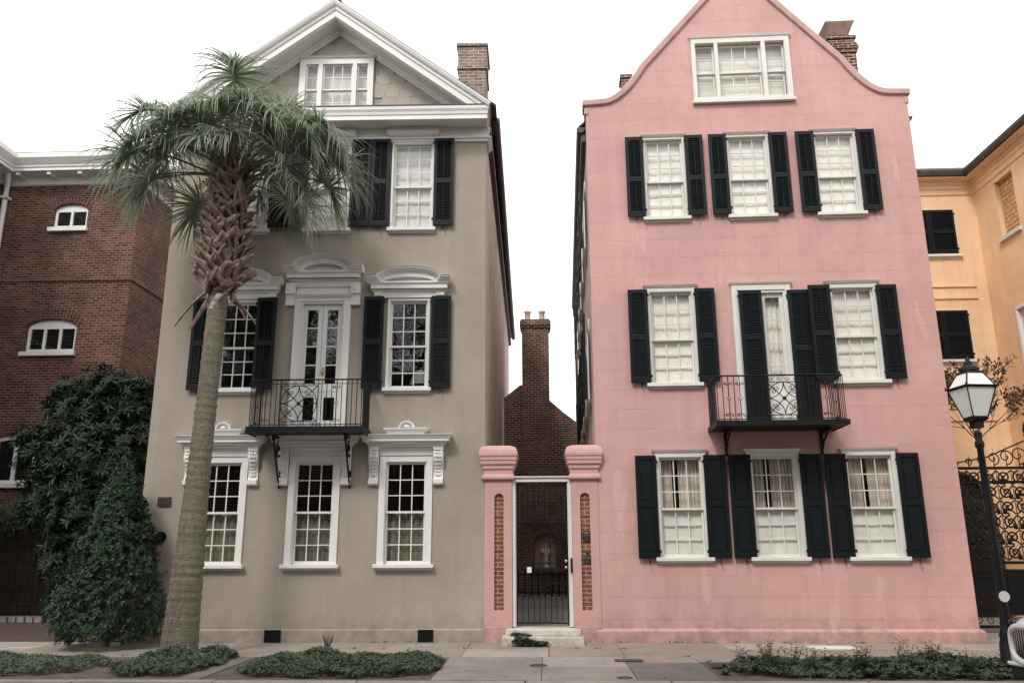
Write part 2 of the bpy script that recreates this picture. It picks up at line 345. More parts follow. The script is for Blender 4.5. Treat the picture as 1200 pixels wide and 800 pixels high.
# ------------------------------------------------------------------ window kit
class House:
    def __init__(s,root,cx): s.root=root; s.off=(cx,0,0)
    def b(s,mb,name,mats,parent=None,T=None,bevel=0): return mb.build(name,mats,parent or s.root,s.off,T,bevel)
def slack(): return random.uniform(-1,1)
def sash(mb,x0,x1,z0,z1,y,cols,rows,rail=.034,mun=.018,bot=.055):
    mb.box(x0,x0+rail,y,y+.04,z0,z1); mb.box(x1-rail,x1,y,y+.04,z0,z1)
    mb.box(x0+rail,x1-rail,y,y+.04,z0,z0+bot); mb.box(x0+rail,x1-rail,y,y+.04,z1-rail,z1)
    a0,a1,b0,b1=x0+rail,x1-rail,z0+bot,z1-rail
    for i in range(1,cols):
        x=a0+(a1-a0)*i/cols; mb.box(x-mun/2,x+mun/2,y+.004,y+.03,b0,b1)
    for j in range(1,rows):
        z=b0+(b1-b0)*j/rows; mb.box(a0,a1,y+.007,y+.027,z-mun/2,z+mun/2)
    return a0,a1,b0,b1
def panes(mb,a0,a1,b0,b1,y,cols,rows,tilt=.010):
    for i in range(cols):
        for j in range(rows):
            x0=a0+(a1-a0)*i/cols;x1=a0+(a1-a0)*(i+1)/cols;z0=b0+(b1-b0)*j/rows;z1=b0+(b1-b0)*(j+1)/rows
            tx=slack()*tilt*(x1-x0)/2; tz=slack()*tilt*(z1-z0)/2
            mb.add([(x0,y-tx-tz,z0),(x1,y+tx-tz,z0),(x1,y+tx+tz,z1),(x0,y-tx+tz,z1)],[(0,1,2,3)])
def drape(mb,x0,x1,z0,z1,y,amp=.02,waves=9,ph=0,nx=None,vert=True):
    nx=nx or int(waves*6); nz=8; vs=[]
    for j in range(nz+1):
        for i in range(nx+1):
            u=i/nx; w=j/nz
            a=amp*(sin(u*waves*2*PI+ph+.6*sin(w*2+ph))+.5*sin(u*waves*4.6*PI+2*ph+w))
            vs.append((x0+(x1-x0)*u,y+a,z0+(z1-z0)*w))
    mb.add(vs,[(j*(nx+1)+i,j*(nx+1)+i+1,(j+1)*(nx+1)+i+1,(j+1)*(nx+1)+i) for j in range(nz) for i in range(nx)],0,True)
def blind(mb,x0,x1,z0,z1,y,pitch=.05):
    n=int((z1-z0)/pitch)
    for i in range(n):
        z=z1-pitch*i; dz=random.uniform(-.002,.002)
        mb.add([(x0,y-.006,z+dz),(x1,y-.006,z),(x1,y+.006,z-pitch*1.04),(x0,y+.006,z-pitch*1.04+dz)],[(3,2,1,0)])
def wrinkle(mb,x0,x1,z0,z1,y,amp=.02,seed=0):
    rr=random.Random(seed); nx,nz=18,26; a=[rr.uniform(0,6) for _ in range(6)]; vs=[]
    for j in range(nz+1):
        for i in range(nx+1):
            u=i/nx;w=j/nz
            d=amp*(sin(5*u+7*w+a[0])*sin(9*w+a[1])+.6*sin(14*u-6*w+a[2])+.5*sin(17*w+5*u+a[3])*sin(6*u+a[4]))
            vs.append((x0+(x1-x0)*u,y+d,z0+(z1-z0)*w))
    mb.add(vs,[(j*(nx+1)+i,j*(nx+1)+i+1,(j+1)*(nx+1)+i+1,(j+1)*(nx+1)+i) for j in range(nz) for i in range(nx)],0,True)

def window(H,x0,x1,z0,z1,cas=.10,cols=3,rt=3,rb=3,fill='dark',meet=.5,T=None,sill=True,head=.0,wmat='white',proud=.035,glass='glass',seed=0,label=None,silld=.09):
    """x0..x1,z0..z1 = outer edge of casing (z0 = top of the sill). The wall hole is the casing's inner rect."""
    f=MB(); xi0,xi1,zi1=x0+cas,x1-cas,z1-cas
    f.box(x0,xi0,-proud,.01,z0,z1); f.box(xi1,x1,-proud,.01,z0,z1); f.box(xi0,xi1,-proud+.002,.012,zi1,z1)
    # inner bead
    f.box(xi0,xi0+.010,-proud+.012,.10,z0,zi1); f.box(xi1-.010,xi1,-proud+.012,.10,z0,zi1); f.box(xi0+.010,xi1-.010,-proud+.014,.10,zi1-.010,zi1)
    if head: f.sweepplan([(x0-.005,0),(x0-.005,-proud),(x1+.005,-proud),(x1+.005,0)],[(0,z1+.001),(.012,z1+.012),(.03,z1+head*.6),(.045,z1+head)])
    w=H.b(f,'window',M[wmat],T=T,bevel=.004)
    if label: w['label']=label
    if sill:
        s=MB(); s.box(x0-.05,x1+.05,-silld,.11,z0-.065,z0); s.box(x0-.02,x1+.02,-.03,.0,z0-.105,z0-.066); H.b(s,'sill',M[wmat],w,T,bevel=.006)
    a0,a1,b0,b1=xi0+.010,xi1-.010,z0,zi1-.010
    zm=b0+(b1-b0)*meet
    sh=MB(); g=MB()
    r=sash(sh,a0,a1,zm-.02,b1,.035,cols,rt,bot=.036); panes(g,*r,.052,cols,rt)
    if rb:
        r=sash(sh,a0+.004,a1-.004,b0,zm+.02,.078,cols,rb); panes(g,*r,.095,cols,rb)
    H.b(sh,'sash',M[wmat],w,T); H.b(g,'pane',M[glass],w,T)
    c=MB(); yb=.14
    if fill=='blind': blind(c,a0-.03,a1+.03,b0-.05,b1+.02,yb); H.b(c,'blind',M['blind'],w,T)
    elif fill=='sheet':
        wrinkle(c,a0-.02,a1+.02,b0-.03,b1+.02,yb-.01,.005,seed); H.b(c,'curtain',M['sheet'],w,T)
    elif fill=='pinkground':
        wrinkle(c,a0-.02,a1+.02,b0-.03,zm+.01,yb-.005,.0045,seed); H.b(c,'shade',M['sheet'],w,T)
        c=MB(); rr=random.Random(seed); s_=.30+.12*rr.random(); wd=a1-a0
        drape(c,a0-.04,a0+wd*s_,zm-.2,b1+.1,yb+.06,.018,4,seed); drape(c,a0+wd*(s_+.14),a1+.04,zm-.2,b1+.1,yb+.06,.018,7,seed+1); H.b(c,'curtain',M['beige'],w,T)
    elif fill=='halfcurtain':
        drape(c,a0-.05,a1+.05,b0-.05,zm+.03,yb+.03,.022,6,seed); H.b(c,'curtain',M['curtain'],w,T)
    return w
def hole(x0,x1,z0,z1,cas=.10): return rect(x0+cas-.001,x1-cas+.001,z0-.03,z1-cas+.001)

def shutter(H,x0,x1,z0,z1,kind='louver',T=None,split=.5,hinge=0,parent=None,mat='shutter',yf=-.085,dog=True):
    s=MB(); st=.062; y0,y1=yf,yf+.036
    s.box(x0,x0+st,y0,y1,z0,z1); s.box(x1-st,x1,y0,y1,z0,z1)
    zm=z0+(z1-z0)*split; rr=.05
    s.box(x0+st,x1-st,y0,y1,z0,z0+.10); s.box(x0+st,x1-st,y0,y1,z1-.075,z1); s.box(x0+st,x1-st,y0,y1,zm-rr,zm+rr)
    for (a,b) in ((z0+.10,zm-rr),(zm+rr,z1-.075)):
        if kind=='louver':
            n=int((b-a)/.042); p=(b-a)/n
            for i in range(n):
                z=a+p*(i+.5)+random.uniform(-.002,.002); s.add([(x0+st,y0+.006,z-.018),(x1-st,y0+.006,z-.018),(x1-st,y1-.004,z+.019),(x0+st,y1-.004,z+.019),
                    (x0+st,y0+.006,z-.012),(x1-st,y0+.006,z-.012),(x1-st,y1-.004,z+.025),(x0+st,y1-.004,z+.025)],[(0,3,2,1),(4,5,6,7),(0,1,5,4),(2,3,7,6)])
            s.box((x0+x1)/2-.006,(x0+x1)/2+.006,y0-.008,y0+.004,a+.03,b-.03)
        else:
            s.box(x0+st,x1-st,y0+.014,y1-.004,a,b)
            s.plate(rect(x0+st+.035,x1-st-.035,a+.035,b-.035),[],y0+.004,y0+.0135,back=False)
    if kind=='louver': s.box(x0+st,x1-st,y1-.004,y1-.001,z0+.1,z1-.08)
    o=H.b(s,'shutter',M[mat],parent,T,bevel=.003 if kind!='louver' else 0)
    d=MB(); xm=(x0+x1)/2
    for z in (z0+.12,z1-.12):
        xe=x1 if hinge>0 else x0
        d.box(xe-.03,xe+.03,y0-.006,y0-.0005,z-.02,z+.02); d.tube([(xe+.012*hinge,y0-.008,z-.03),(xe+.012*hinge,y0-.008,z+.03)],.009,6)
    if dog:
        d.tube([(xm,0,z0-.05),(xm,yf,z0-.05)],.007,5); d.tube([(xm,y0-.012,z0+.02),(xm,y0-.014,z0-.03),(xm+.012,y0-.014,z0-.06),(xm+.004,y0-.014,z0-.10),(xm-.014,y0-.014,z0-.105)],[.006,.010,.008,.008,.004],5)
    H.b(d,'shutter_dog' if dog else 'hinge',M['iron'],o,T)
    return o

# scroll bracket ornament used on wrought iron
def rail_panel(mb,P,L,z0,z1,style):
    """P(t,z)->3D point on the railing plane, L length"""
    r=.0075
    mb.tube([P(0,z1),P(L,z1)],.016,6); mb.tube([P(0,z0+.03),P(L,z0+.03)],.010,5)
def railing(H,parent,x0,x1,d,z0,z1,style):
    mb=MB(); r=.0075; L=x1-x0
    F=lambda x,z:(x,-d+.03,z)
    # top rail (rounded corners) and bottom rail
    top=[(x0+.02,-.0,z1-.0),(x0+.02,-d+.10,z1),(x0+.05,-d+.05,z1),(x0+.10,-d+.03,z1),(x1-.10,-d+.03,z1),(x1-.05,-d+.05,z1),(x1-.02,-d+.10,z1),(x1-.02,0,z1)]
    mb.tube(top,.015,6); mb.tube([(p[0],p[1],z0+.035) for p in top],.009,5)
    mb.tube([(p[0],p[1],z1-.075) for p in top],.006,4) if style=='grey' else None
    if style=='grey': c0,c1=x0+L*.27,x0+L*.60
    else: c0,c1=x0+L*.40,x0+L*.66
    def bar(x,y): mb.tube([(x,y,z0),(x,y,z1)],r,4,smooth=False)
    def dec(P):   # decorative bar with diamond and scrolls; P(dx,z)
        zm=(z0+z1)/2; q=.035
        mb.tube([P(0,z0),P(0,zm-q)],r*1.1,4); mb.tube([P(0,zm+q),P(0,z1)],r*1.1,4)
        mb.tube([P(0,zm-q),P(q*.8,zm),P(0,zm+q),P(-q*.8,zm),P(0,zm-q)],r,4)
        for sx in(-1,1):
            for zz,sg in ((z0+.10,1),(z1-.13,-1)):
                mb.tube([P(0,zz+sg*.05)]+[P(sx*(.045+a),zz+b) for a,_,b in spiral(0,0,.034,1.15,180 if sx>0 else 0,10,sg*(1 if sx>0 else -1)*-1)],.006,4)
    n=22; step=L/n
    if style=='grey': decs=(3,17)
    else: decs=(2,4,17,19)
    for i in range(n+1):
        x=x0+.03+(L-.06)*i/n
        if c0+.02<x<c1-.02: continue
        if style=='pink' and (i%1==0) and i not in decs and i%2==1 and not(5<i<16): pass
        if i in decs: dec(lambda dx,z,x=x:F(x+dx,z))
        else: bar(x,-d+.03)
    ns=9
    for xs in (x0+.02,x1-.02):
        for i in range(1,ns+1):
            y=-d+.06+(d-.10)*i/ns
            if i==ns//2+1: dec(lambda dx,z,xs=xs,y=y:(xs,y+dx,z))
            else: bar(xs,y)
    # centre medallion
    cw=c1-c0; ch=z1-z0; cx=(c0+c1)/2; t=.13; cz=(z0+.035+t+z1-t)/2-.02 if False else (z0+z1)/2-.01; rr=min(cw,ch-.2)/2
    for x in(c0,c1): bar(x,-d+.03)
    zt,zb=cz+rr,cz-rr
    mb.tube([F(c0,zt),F(c1,zt)],.007,4); mb.tube([F(c0,zb),F(c1,zb)],.007,4)
    for k in range(4):
        xk=c0+cw*(k+.5)/4
        for zz in((zt+z1-.02)/2,(zb+z0+.04)/2):
            h=.028; mb.tube([F(xk+h*cos(a*PI/5),zz+h*.9*sin(a*PI/5)) for a in range(11)],.005,4)
    mb.tube([F(cx+rr*cos(a*PI/14),cz+rr*sin(a*PI/14)) for a in range(29)],.009,5)
    e=rr if style=='grey' else rr*.98
    mb.tube([F(c0,cz-rr),F(c1,cz+rr)],.009,5); mb.tube([F(c0,cz+rr),F(c1,cz-rr)],.009,5)
    # four concave arcs making a star
    for qx,qz in((-1,-1),(1,-1),(1,1),(-1,1)):
        pts=[]
        for i in range(9):
            a=i/8*PI/2; pts.append(F(cx+qx*rr*(1-sin(a)),cz+qz*rr*(1-cos(a))))
        mb.tube(pts,.008,5)
        for s_ in(0,1):
            bx,bz=(.42,.62) if s_ else (.62,.42)
            sp=spiral(cx+qx*rr*bx,cz+qz*rr*bz,.045,1.3,45 if qx*qz>0 else 135,12,1 if s_ else -1); mb.tube([F(a,b) for a,_,b in sp],.006,4)
    mb.ell(F(cx,cz),.035,.015,.035,8,5)
    return H.b(mb,'railing',M['iron'],parent)

# ------------------------------------------------------------------ CAMERA (fitted to the photograph)
A=R(1.17813)
cd=bpy.data.cameras.new('camera'); cam=bpy.data.objects.new('camera',cd); COL.objects.link(cam); sc.camera=cam
r_=Vector((0.99909228,0.04242206,-0.00387117)); u_=Vector((0.0141857,-0.24564249,0.96925669)); f_=Vector((-0.04016694,0.96843179,0.2460213))
mt=Matrix(((r_.x,u_.x,-f_.x,0),(r_.y,u_.y,-f_.y,0),(r_.z,u_.z,-f_.z,1.6),(0,0,0,1)))
cam.matrix_world=mt; cd.sensor_width=36; cd.lens=28.5; cd.clip_end=2000; cd.clip_start=.05

# ================================================================== GREY HOUSE
def rotz(x,y,a): return (x*cos(a)-y*sin(a),x*sin(a)+y*cos(a))
GX0,GX1=-7.12,-.82; gcx=(GX0+GX1)/2
gx,gy=rotz(gcx,15,A)
g_root=empty('grey_townhouse',(gx,gy,0),A,'tall taupe grey stucco townhouse with white pediment, arched window hoods and iron balcony','house')
G=House(g_root,gcx); DEP=18.
gw=[(-6.18,-5.20),(-4.43,-3.48),(-2.76,-1.78)]          # ground floor casings
gm=[(-5.98,-5.16),(-2.71,-1.89)]                          # middle floor sash windows
gt=[(-6.01,-5.17),(-4.42,-3.56),(-2.73,-1.87)]            # top floor
HG=[hole(a,b,1.32,3.25,.113) for a,b in gw]+[hole(a,b,4.52,6.28,.045) for a,b in gm]+[rect(-4.40,-3.50,3.80,6.24)]+[hole(a,b,7.74,9.60,.035) for a,b in gt]
w=MB(); w.plate(rect(GX0,GX1,-.1,9.66),HG,0,.24); w.plate([(GX0,9.661),(GX1,9.661),(GX1,10.25),(-3.93,12.5),(GX0,10.25)],[rect(-4.62,-3.24,10.30,11.46)],.02,.22,mi=0)
G.b(w,'front_wall',M['grey'])
w=MB(); w.box(GX1-.24,GX1-.001,.241,DEP,-.1,10.1); w.box(GX0+.001,GX0+.24,.241,DEP,-.1,10.1); w.box(GX0+.24,GX1-.24,DEP-.25,DEP,-.1,10.1)
w.add([(GX0,DEP,10.1),(GX1,DEP,10.1),(-3.93,DEP,12.4)],[(0,1,2),(2,1,0)])
G.b(w,'side_wall',M['sidebrick'])
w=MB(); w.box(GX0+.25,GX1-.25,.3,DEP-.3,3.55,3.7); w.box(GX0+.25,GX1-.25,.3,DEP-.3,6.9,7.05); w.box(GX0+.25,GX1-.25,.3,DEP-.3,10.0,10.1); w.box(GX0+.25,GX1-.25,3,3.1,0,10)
G.b(w,'interior_floor',M['interior'])
w=MB(); w.sweepplan([(GX0,.2),(GX0,0),(GX1,0),(GX1,.2)],[(.045,-.1),(.045,.205),(.02,.225)]); G.b(w,'plinth',M['grey'],bevel=.006)
for (a,b) in((-4.68,-4.39),(-1.98,-1.71)):
    w=MB(); w.plate(rect(a,b,.01,.215),[rect(a+.025,b-.025,.035,.19)],-.062,-.047); w.box(a+.02,b-.02,-.05,-.046,.03,.195)
    for k in range(6): w.box(a+.025,b-.025,-.058,-.05,.045+k*.025,.055+k*.025)
    G.b(w,'crawl_vent',M['iron'])
# plaque and round medallion
w=MB(); w.plate(rect(-6.82,-6.58,2.36,2.52),[],-.03,-.0005); w.plate(rect(-6.79,-6.61,2.39,2.49),[],-.036,-.0301); G.b(w,'wall_plaque',M['bronze'],bevel=.004)
w=MB(); w.tube([(-6.70,-.001,1.81),(-6.70,-.025,1.81)],.095,20); w.tube([(-6.70,-.0255,1.81),(-6.70,-.035,1.81)],.075,20); G.b(w,'wall_medallion',M['iron'])

def console(mb,x0,x1,z0,z1,depth):
    n=12; prof=[(0.0,z1),(-depth,z1),(-depth,z1-.06)]
    for i in range(n+1):
        t=i/n; z=z1-.06-(z1-.06-(z0+.11))*t; prof.append((-(depth*(.78-.48*t)+.035*sin(t*PI*2.0)),z))
    prof+=[(-.085,z0+.105),(-.085,z0+.03),(-.06,z0),(0,z0)]
    mb.prismx(prof,x0,x1)
    xm=(x0+x1)/2
    for i in range(7):
        t=(i+.5)/7; z=z1-.08-(z1-z0-.24)*t; y=-(depth*(.78-.48*t)+.035*sin(t*PI*2))
        for sx in(-1,1): mb.ell((xm+sx*(x1-x0)*.24*(1-.35*t),y,z),.028,.022,.034,8,5)
        mb.ell((xm,y-.008,z),.016,.02,.035,8,5)
    for sx in(-1,1): mb.ell((xm+sx*.055,-depth*.78,z1-.10),.034,.03,.034,10,6)
CROWN=lambda z,p:[(p,z),(p+.012,z+.02),(p+.03,z+.028),(p+.03,z+.05),(p+.05,z+.065),(p+.10,z+.07),(p+.10,z+.115),(p+.115,z+.125),(p+.125,z+.15),(p+.15,z+.178),(p+.155,z+.195)]
def hood_ground(xa,xb):  # xa..xb window casing
    xo0,xo1=xa-.205,xb+.205
    m=MB()
    m.box(xa-.005,xb+.005,-.055,0,3.252,3.37); m.sweepplan([(xa,0),(xa,-.055),(xb,-.055),(xb,0)],[(.0,3.345),(.03,3.372),(.04,3.405)])
    m.box(xo0,xo1,-.10,0,3.406,3.44)
    m.sweepplan([(xo0,0),(xo0,-.13),(xo1,-.13),(xo1,0)],[(0,3.40)]+CROWN(3.425,.0))
    c=(xa+xb)/2
    m.plate([(c-.56,3.44),(c+.56,3.44),(c+.30,3.615),(c+.30,3.66),(c-.30,3.66),(c-.30,3.615)],[],-.165,0)
    m.box(c-.21,c+.21,-.19,-.166,3.45,3.60)
    m.sweepplan([(c-.30,0),(c-.30,-.17),(c+.30,-.17),(c+.30,0)],[(0,3.58),(.015,3.60),(.04,3.615),(.045,3.65),(.06,3.66),(.10,3.70),(.105,3.735)])
    m.plate(arcpts(c,3.735,.125,.12,0,180,12),[],-.10,0)
    m.sweepxz(arcpts(c,3.735,.105,.10,180,0,14),[(0,.0),(0,.12),(.02,.145),(.04,.15),(.05,.12),(.05,0)],smooth=False)
    m.ell((c,-.11,3.775),.055,.035,.032,12,6)
    for k in range(5): a_=R(30+30*k); m.tube([(c,-.12,3.75),(c+.085*cos(a_),-.11,3.75+.07*sin(a_))],.008,5)
    o=G.b(m,'window_hood',M['white'],bevel=.004)
    for (p,q) in((xo0+.01,xa-.015),(xb+.015,xo1-.01)):
        k=MB(); console(k,p,q,2.71,3.40,.135); G.b(k,'console',M['white'],o,bevel=.003)
for i,(a,b) in enumerate(gw):
    window(G,a,b,1.32,3.25,cas=.113,cols=3,rt=3,rb=3,fill='halfcurtain',seed=i+1,meet=.505,silld=.11)
    hood_ground(a,b)
def hood_arch(xa,xb,z0,rise,wid,ear=.30,dd=.14):
    """flat corona with returns, segmental arch above it, recessed tympanum"""
    m=MB(); c=(xa+xb)/2
    m.sweepplan([(xa,0),(xa,-dd*.4),(xb,-dd*.4),(xb,0)],[(.0,z0-.16),(.0,z0-.06),(.03,z0-.04),(.05,z0)])
    m.sweepplan([(xa-.06,0),(xa-.06,-dd),(xb+.06,-dd),(xb+.06,0)],[(0,z0+.001),(.0,z0+.075),(.015,z0+.09),(.03,z0+.11)])
    zt=z0+.112; half=(xb-xa)/2-ear*.35
    # solid tympanum
    path=[(xa-.13,zt+.05)]+[(c-half,zt+.05)]+arcpts(c,zt+.05,half,rise,180,0,22)[1:-1]+[(c+half,zt+.05),(xb+.13,zt+.05)]
    out=[(c+half,zt),(c-half,zt)]; poly=[(c-half,zt),(c+half,zt)]+arcpts(c,zt+.05,half,rise,0,180,22)
    n0=half-.13
    inner=[(c-n0,zt+.035),(c+n0,zt+.035)]+arcpts(c,zt+.035,n0,rise-.10,0,180,18)[1:-1]
    m.plate(poly,[inner],-dd-.015,0); m.plate(inner,[],-dd*.45,-.001)
    m.sweepxz(path,[(-.05,0),(-.05,dd+.01),(-.02,dd+.03),(-.005,dd+.035),(0.,dd+.06),(.03,dd+.07),(.035,dd+.095),(.06,dd+.105),(.075,dd+.12),(.075,0)])
    return m
for i,(a,b) in enumerate(gm):
    window(G,a,b,4.52,6.28,cas=.045,cols=3,rt=3,rb=3,fill='dark' if i==0 else 'lampshade',seed=i+11,meet=.48)
    c=(a+b)/2
    m=hood_arch(c-.68,c+.68,6.45,.185,1.4); o=G.b(m,'window_hood',M['white'],bevel=.003)
    m=MB(); m.box(c-.56,c+.56,-.03,0,6.285,6.36); G.b(m,'frieze_board',M['white'],o)
    for sx in(-1,1):
        m=MB(); x=c+sx*.60; m.box(x-.08,x+.08,-.075,0,6.33,6.455); G.b(m,'hood_block',M['white'],o,bevel=.004)
shz=(4.50,6.31)
shutter(G,-6.48,-6.08,4.50,6.31,hinge=1); shutter(G,-5.24,-4.86,4.50,6.31,hinge=-1)
shutter(G,-3.16,-2.78,4.50,6.31,hinge=1); shutter(G,-1.86,-1.48,4.50,6.31,hinge=-1)
# a lamp seen inside the right-hand middle window
rm=empty('table_lamp',(*rotz(-2.15,15.75,A),4.3),A,'white shaded table lamp standing inside the right middle window of the grey house','lamp')
k=MB(); k.lathe((0,0,0),[(.10,0),(.10,.02),(.03,.05),(.05,.15),(.07,.25),(.03,.36),(.012,.40),(.012,.46)],14); k.build('lamp_base',M['bronze'],rm)
k=MB(); k.lathe((0,0,0),[(.22,.42),(.13,.70)],18); k.build('lamp_shade',M['blind'],rm)
k=empty('console_table',(*rotz(-2.15,15.75,A),3.70),A,'dark console table under the lamp inside the right middle window of the grey house','table')
q=MB(); q.box(-.5,.5,-.2,.2,.56,.6); q.build('tabletop',M['wood'],k)
for sx in(-1,1):
    for sy in(-1,1):
        q=MB(); q.box(sx*.44-.025,sx*.44+.025,sy*.15-.025,sy*.15+.025,0,.56); q.build('leg',M['wood'],k)
# balcony door with its hood
dx0,dx1,dz0,dz1=-4.52,-3.43,3.80,6.24
c=(dx0+dx1)/2
f=MB(); f.box(dx0,dx0+.125,-.05,.02,dz0,dz1+.06); f.box(dx1-.125,dx1,-.05,.02,dz0,dz1+.06); f.box(dx0+.125,dx1-.125,-.048,.02,dz1-.005,dz1+.06)
f.box(dx0+.125,dx0+.16,-.03,.12,dz0,dz1-.006); f.box(dx1-.16,dx1-.125,-.03,.12,dz0,dz1-.006); f.box(dx0+.16,dx1-.16,-.028,.12,dz1-.05,dz1-.006)
f.sweepplan([(dx0-.01,0),(dx0-.01,-.052),(dx1+.01,-.052),(dx1+.01,0)],[(0,dz1+.061),(.03,dz1+.10),(.045,dz1+.125)])
door=G.b(f,'balcony_door',M['white'],bevel=.004)
for k,(a,b) in enumerate(((dx0+.162,c-.004),(c+.004,dx1-.162))):
    l=MB(); st=.085; pz=[4.42,6.10]
    l.plate(rect(a,b,dz0+.02,dz1-.055),[rect(a+st,b-st,3.92,4.36),rect(a+st,b-st,4.62,6.08)],.03,.07)
    for j in range(1,4): z=4.62+1.46*j/4; l.box(a+st,b-st,.035,.06,z-.012,z+.012)
    l.box(a+.0,b,.02,.0299,4.47,4.53)
    G.b(l,'door_leaf',M['white'],door,bevel=.003)
    l=MB(); panes(l,a+st,b-st,4.62,6.08,.05,1,4); panes(l,a+st,b-st,3.92,4.36,.05,1,1); G.b(l,'pane',M['glass'],door)
l=MB(); l.ell((c+.05,.0,4.86),.03,.03,.03); l.box(c+.03,c+.07,.018,.0295,4.78,4.94); G.b(l,'door_knob',M['brass'],door)
m=hood_arch(-4.62,-3.33,6.68,.24,1.6,ear=.34,dd=.16)
m.box(-4.50,-3.45,-.045,0,6.366,6.56); o=G.b(m,'door_hood',M['white'],bevel=.003)
for sx in(-1,1):
    q=MB(); x=c+sx*.635; q.box(x-.085,x+.085,-.06,0,6.17,6.60); q.box(x-.095,x+.095,-.10,0,6.38,6.601); q.ell((x,-.10,6.49),.05,.02,.05,8,5); q.box(x-.095,x+.095,-.08,0,6.15,6.19); G.b(q,'console',M['white'],o,bevel=.004)
# top floor
for i,(a,b) in enumerate(gt): window(G,a,b,7.74,9.60,cas=.035,cols=3,rt=3,rb=3,fill='blind',seed=i+21,glass='glasslow')
tz=(7.78,9.67)
for x0,x1,h in((-6.44,-6.04,1),(-5.16,-4.78,-1),(-4.80,-4.42,1),(-3.54,-3.15,-1),(-3.13,-2.76,1),(-1.87,-1.47,-1)):
    shutter(G,x0,x1,tz[0],tz[1],hinge=h,yf=-.085 if x0!=-4.80 else -.125)
# entablature, pediment
m=MB(); ea=GX0+.0; eb=GX1-.0
P3=lambda e:[(ea,.6),(ea,-e),(eb,-e),(eb,.6)]
m.sweepplan([(ea,.5),(ea,0),(eb,0),(eb,.5)],[(.0,9.60),(.05,9.605),(.05,9.635),(.09,9.66),(.10,9.69),(.06,9.70),(.06,9.80),(.085,9.84),(.085,9.90)])
for a,b in gt+[]: m.sweepplan([(a-.03,0),(a-.03,-.10),(b+.03,-.10),(b+.03,0)],[(0,9.70),(.05,9.73),(.07,9.76),(.07,9.82),(.04,9.84),(.04,9.898)])
m.box(GX0-.05,GX1+.05,-.46,0.3,9.90,9.93)
m.sweepplan([(GX0-.02,.6),(GX0-.02,-.43),(GX1+.0,-.43),(GX1+.0,.6)],[(.0,9.87),(.035,9.875),(.035,9.96),(.05,9.975),(.06,10.03),(.085,10.08),(.09,10.135)])
m.box(GX0-.1,GX1+.085,-.515,.018,10.136,10.15); cor=G.b(m,'cornice',M['white'],bevel=.004)
m=MB(); m.box(GX0-.11,GX1+.10,-.53,.017,10.151,10.168); G.b(m,'cornice_flashing',M['gutter'],cor)
ap=12.60; sl=(ap-10.17)/(3.93-.70)
def rake(prof,y_=0,zo=0,mat='white',name='raking_cornice',parent=None,x_=3.23):
    m=MB(); m.sweepxz([(-3.93-x_,10.17+zo),(-3.93,10.17+zo+sl*3.23),(-3.93+x_,10.17+zo)],prof); return G.b(m,name,M[mat],parent)
rk=rake([(0,-.1),(-.30,-.1),(-.30,.42),(-.27,.47),(-.16,.475),(-.15,.50),(-.10,.51),(-.075,.55),(-.03,.575),(0,.58)])
m=MB(); m.sweepxz([(-3.93-2.75,12.31-sl*2.75),(-3.93,12.31),(-3.93+2.75,12.31-sl*2.75)],[(-.0,-.1),(-.15,-.1),(-.15,.03),(-.12,.05),(-.10,.09),(-.04,.10),(0,.14)]); G.b(m,'bed_moulding',M['white'],rk)
# shingles on the tympanum
m=MB(); rows=14
for j in range(rows):
    z0=10.16+j*.155; 
    hw=(12.02-z0)/sl*1.0
    nn=int(2*hw/.30)+2; off=.15*(j%2)
    for i in range(nn):
        xc=-3.93-hw+.15+i*.30-off*.999
        if abs(xc+3.93)>hw-.02: continue
        if -4.60<xc+.147 and xc-.147<-3.28 and z0<11.45 : 
            continue
        q=random.uniform(-.004,.004)
        m.plate([(xc-.147,z0+.212),(xc-.147,z0+.05+q)]+[(xc-.147+.294*t/6,z0+.05-.035*(1-abs(t-3)/3)+q) for t in range(1,6)]+[(xc+.147,z0+.05+q),(xc+.147,z0+.212)],[],.004-.004*(j%2)-.0013*(i%3),.019,back=False)
G.b(m,'tympanum_shingles',M['shingle'])
# attic triple window
m=MB(); m.plate(rect(-4.73,-3.18,10.17,11.54),[rect(-4.60,-4.34,10.30,11.42),rect(-4.25,-3.62,10.30,11.42),rect(-3.53,-3.29,10.30,11.42)],-.06,.02)
m.sweepplan([(-4.74,0),(-4.74,-.06),(-3.17,-.06),(-3.17,0)],[(0,11.541),(.03,11.56),(.05,11.585)])
aw=G.b(m,'attic_window',M['white'],bevel=.004)
m=MB();g=MB()
for a,b,n in((-4.60,-4.34,1),(-4.25,-3.62,3),(-3.53,-3.29,1)):
    r=sash(m,a,b,10.83,11.42,-.01,n,2,.03,.016,.03); panes(g,*r,.005,n,2); r=sash(m,a,b,10.28,10.86,.03,n,2,.03,.016,.03); panes(g,*r,.045,n,2)
G.b(m,'sash',M['white'],aw); G.b(g,'pane',M['glasslow'],aw); m=MB(); blind(m,-4.65,-3.25,10.2,11.5,.16); G.b(m,'blind',M['blind'],aw)
